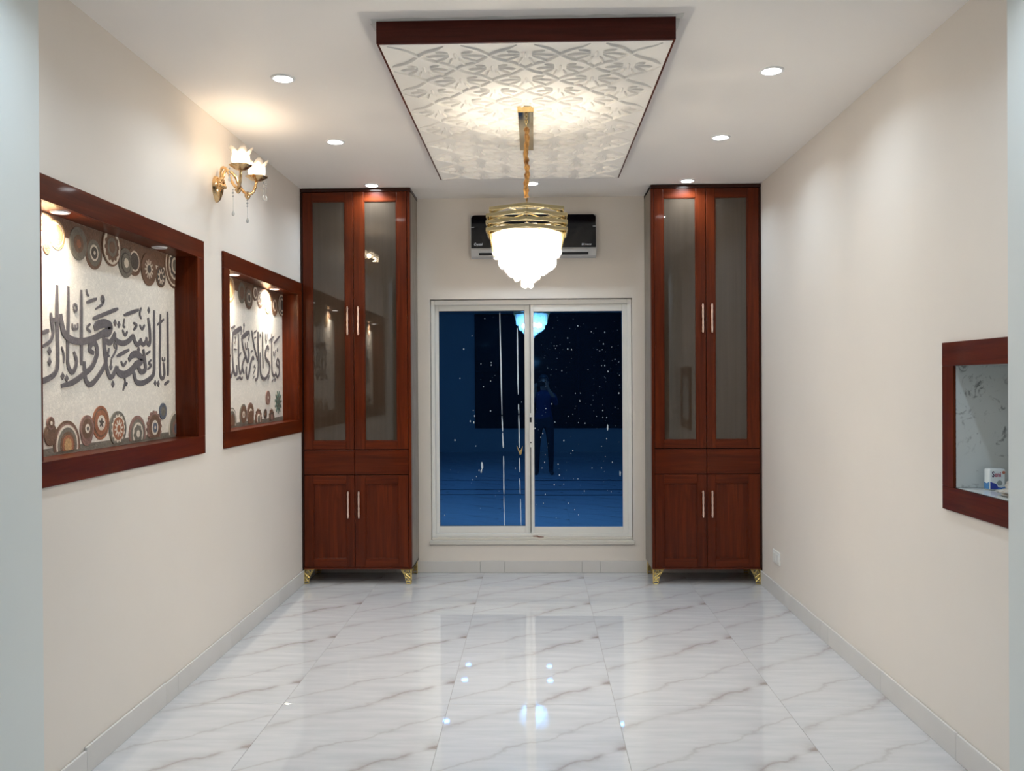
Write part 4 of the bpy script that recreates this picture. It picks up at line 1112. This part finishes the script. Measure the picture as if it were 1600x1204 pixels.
# ================================================================== the person taking the picture (seen as a dim reflection in the window)
SKIN_M = m_plain('skin', (150,108,84), .5); SHIRT = m_plain('navy_shirt', (20,27,66), .8); TROUSERS = m_plain('dark_trousers', (22,22,28), .8); HAIR = m_plain('black_hair', (14,12,12), .6); SHOE = m_plain('dark_shoes', (26,22,20), .5)
def person(cx, cy):
    V = []; E_ = []; Rd = []
    def add(p, r, par=None, ry=None):
        V.append((cx+p[0], cy+p[1], p[2])); Rd.append((r, ry or r))
        if par is not None: E_.append((par, len(V)-1))
        return len(V)-1
    pel = add((0, 0, .92), .145, None, .105)
    wst = add((0, .005, 1.06), .130, pel, .095); che = add((0, .0, 1.24), .150, wst, .105); nec0 = add((0, -.01, 1.385), .075, che, .07)
    nec = add((0, .005, 1.445), .050, nec0); hd0 = add((0, .025, 1.50), .070, nec, .078); hd1 = add((0, .022, 1.575), .076, hd0, .092); add((0, .015, 1.64), .056, hd1, .068)
    for s in (-1, 1):
        hip = add((s*.095, 0, .86), .092, pel); kn = add((s*.115, .02, .48), .060, hip); cal = add((s*.118, -.012, .34), .056, kn); an = add((s*.12, -.01, .085), .038, cal)
        he = add((s*.12, .0, .045), .040, an); add((s*.135, .15, .030), .032, he)
        sh = add((s*.165, -.005, 1.345), .062, che); el = add((s*.205, .115, 1.18), .043, sh); fo = add((s*.165, .21, 1.30), .036, el); wr = add((s*.110 - .03, .235, 1.425), .026, fo)
        pa = add((s*.105 - .04, .245, 1.475), .030, wr, .018)
        for j, (dz, L) in enumerate(((.030, .052), (.016, .060), (.002, .056), (-.010, .045))):      # fingers closing behind the phone
            a = add((s*.105 - .04 - s*.004, .252, 1.492+dz), .009, pa); b = add((s*.105 - .04 - s*.012, .274, 1.497+dz), .0085, a); add((s*.105 - .04 - s*(.012+L*.5), .2775, 1.498+dz), .0075, b)
        a = add((s*.105 - .04 - s*.012, .232, 1.482), .010, pa); add((s*.105 - .04 - s*.042, .252, 1.500), .0085, a)   # thumb on the near face
    me = bpy.data.meshes.new('person_skeleton'); me.from_pydata(V, E_, [])
    ob = bpy.data.objects.new('tmp_skeleton', me); COL.objects.link(ob)
    ob.modifiers.new('skin', 'SKIN').use_smooth_shade = True
    lay = me.skin_vertices[0].data
    for i, r in enumerate(Rd): lay[i].radius = r
    lay[0].use_root = True
    ob.modifiers.new('sub', 'SUBSURF').levels = 2
    bpy.context.view_layer.update()
    body = bpy.data.meshes.new_from_object(ob.evaluated_get(bpy.context.evaluated_depsgraph_get()))
    bpy.data.objects.remove(ob, do_unlink=True)
    body.name = 'body'; body.materials.clear()
    t = thing('person', 'person in navy shirt and dark trousers holding up a phone, reflected in window', 'person', (cx, cy, 0))
    zmin = min(v.co.z for v in body.vertices)
    org = Vector((cx, cy, 0))
    for v in body.vertices: v.co -= org + Vector((0, 0, zmin))
    mi = []
    for p in body.polygons:
        c = p.center; arm = abs(c.x) > .03 and c.y > .17 and c.z > 1.30
        mi.append(0 if (c.z > 1.415 or arm) else 2 if c.z < .95 else 1)
        if c.z < .10: mi[-1] = 3
    for m_ in (SKIN_M, SHIRT, TROUSERS, SHOE): body.materials.append(m_)
    body.polygons.foreach_set('material_index', mi)
    link('body', body, None, t)
    hz = 1.585 - zmin
    m = MB(); n = 20
    v = []; f = []
    for j in range(9):                                                   # hair cap, open at the face
        ph = PI*.5*j/8
        for k in range(n):
            a = 2*PI*k/n; front = max(0, math.sin(a))
            z = hz + .098*math.cos(ph*(1.25 - .55*front)); q = math.sin(ph*(1.25 - .55*front))
            v.append((cx + .083*q*math.cos(a), cy + .018 + .100*q*math.sin(a), z))
    f = [(j*n+k, j*n+(k+1) % n, (j+1)*n+(k+1) % n, (j+1)*n+k) for j in range(8) for k in range(n)]
    part('hair', MB().add(v, f), HAIR, t, smooth=1.5)
    for s in (-1, 1):
        part('ear', MB().lathe([(.004, -.024), (.010, -.015), (.011, .008), (.012, .02), (.004, .028)], 10, (cx + s*.080, cy+.015, 1.535-zmin)), SKIN_M, t, smooth=1.5)
        part('eye', MB().lathe([(.002, -.008), (.009, -.004), (.010, 0), (.009, .004), (.002, .008)], 10, (cx + s*.030, cy+.108, 1.560-zmin)), m_plain('eye_dark', (30,24,22), .2), t, smooth=1.5)
    part('nose', MB().tube([(cx, cy+.108, 1.560-zmin), (cx, cy+.124, 1.530-zmin), (cx, cy+.112, 1.518-zmin)], [.006, .012, .008], 8), SKIN_M, t, smooth=1.5)
    part('mouth', MB().tube([(cx-.022, cy+.094, 1.488-zmin), (cx, cy+.102, 1.486-zmin), (cx+.022, cy+.094, 1.488-zmin)], [.003, .006, .003], 6), m_plain('lips', (120,70,62), .5), t, smooth=1.5)
    ph = thing('phone', 'phone held up by the person reflected in the window', 'phone', (cx-.04, cy+.262, 1.48))
    part('phone_case', MB().box(cx-.110, cx+.030, cy+.2625, cy+.2695, 1.480-zmin, 1.556-zmin), m_plain('phone_black', (12,12,14), .15), ph, bevel=.003)
    part('screen', MB().box(cx-.107, cx+.027, cy+.2619, cy+.2626, 1.484-zmin, 1.552-zmin), m_plain('screen_glass', (20,22,26), .05), ph)
person(.135, -.30)
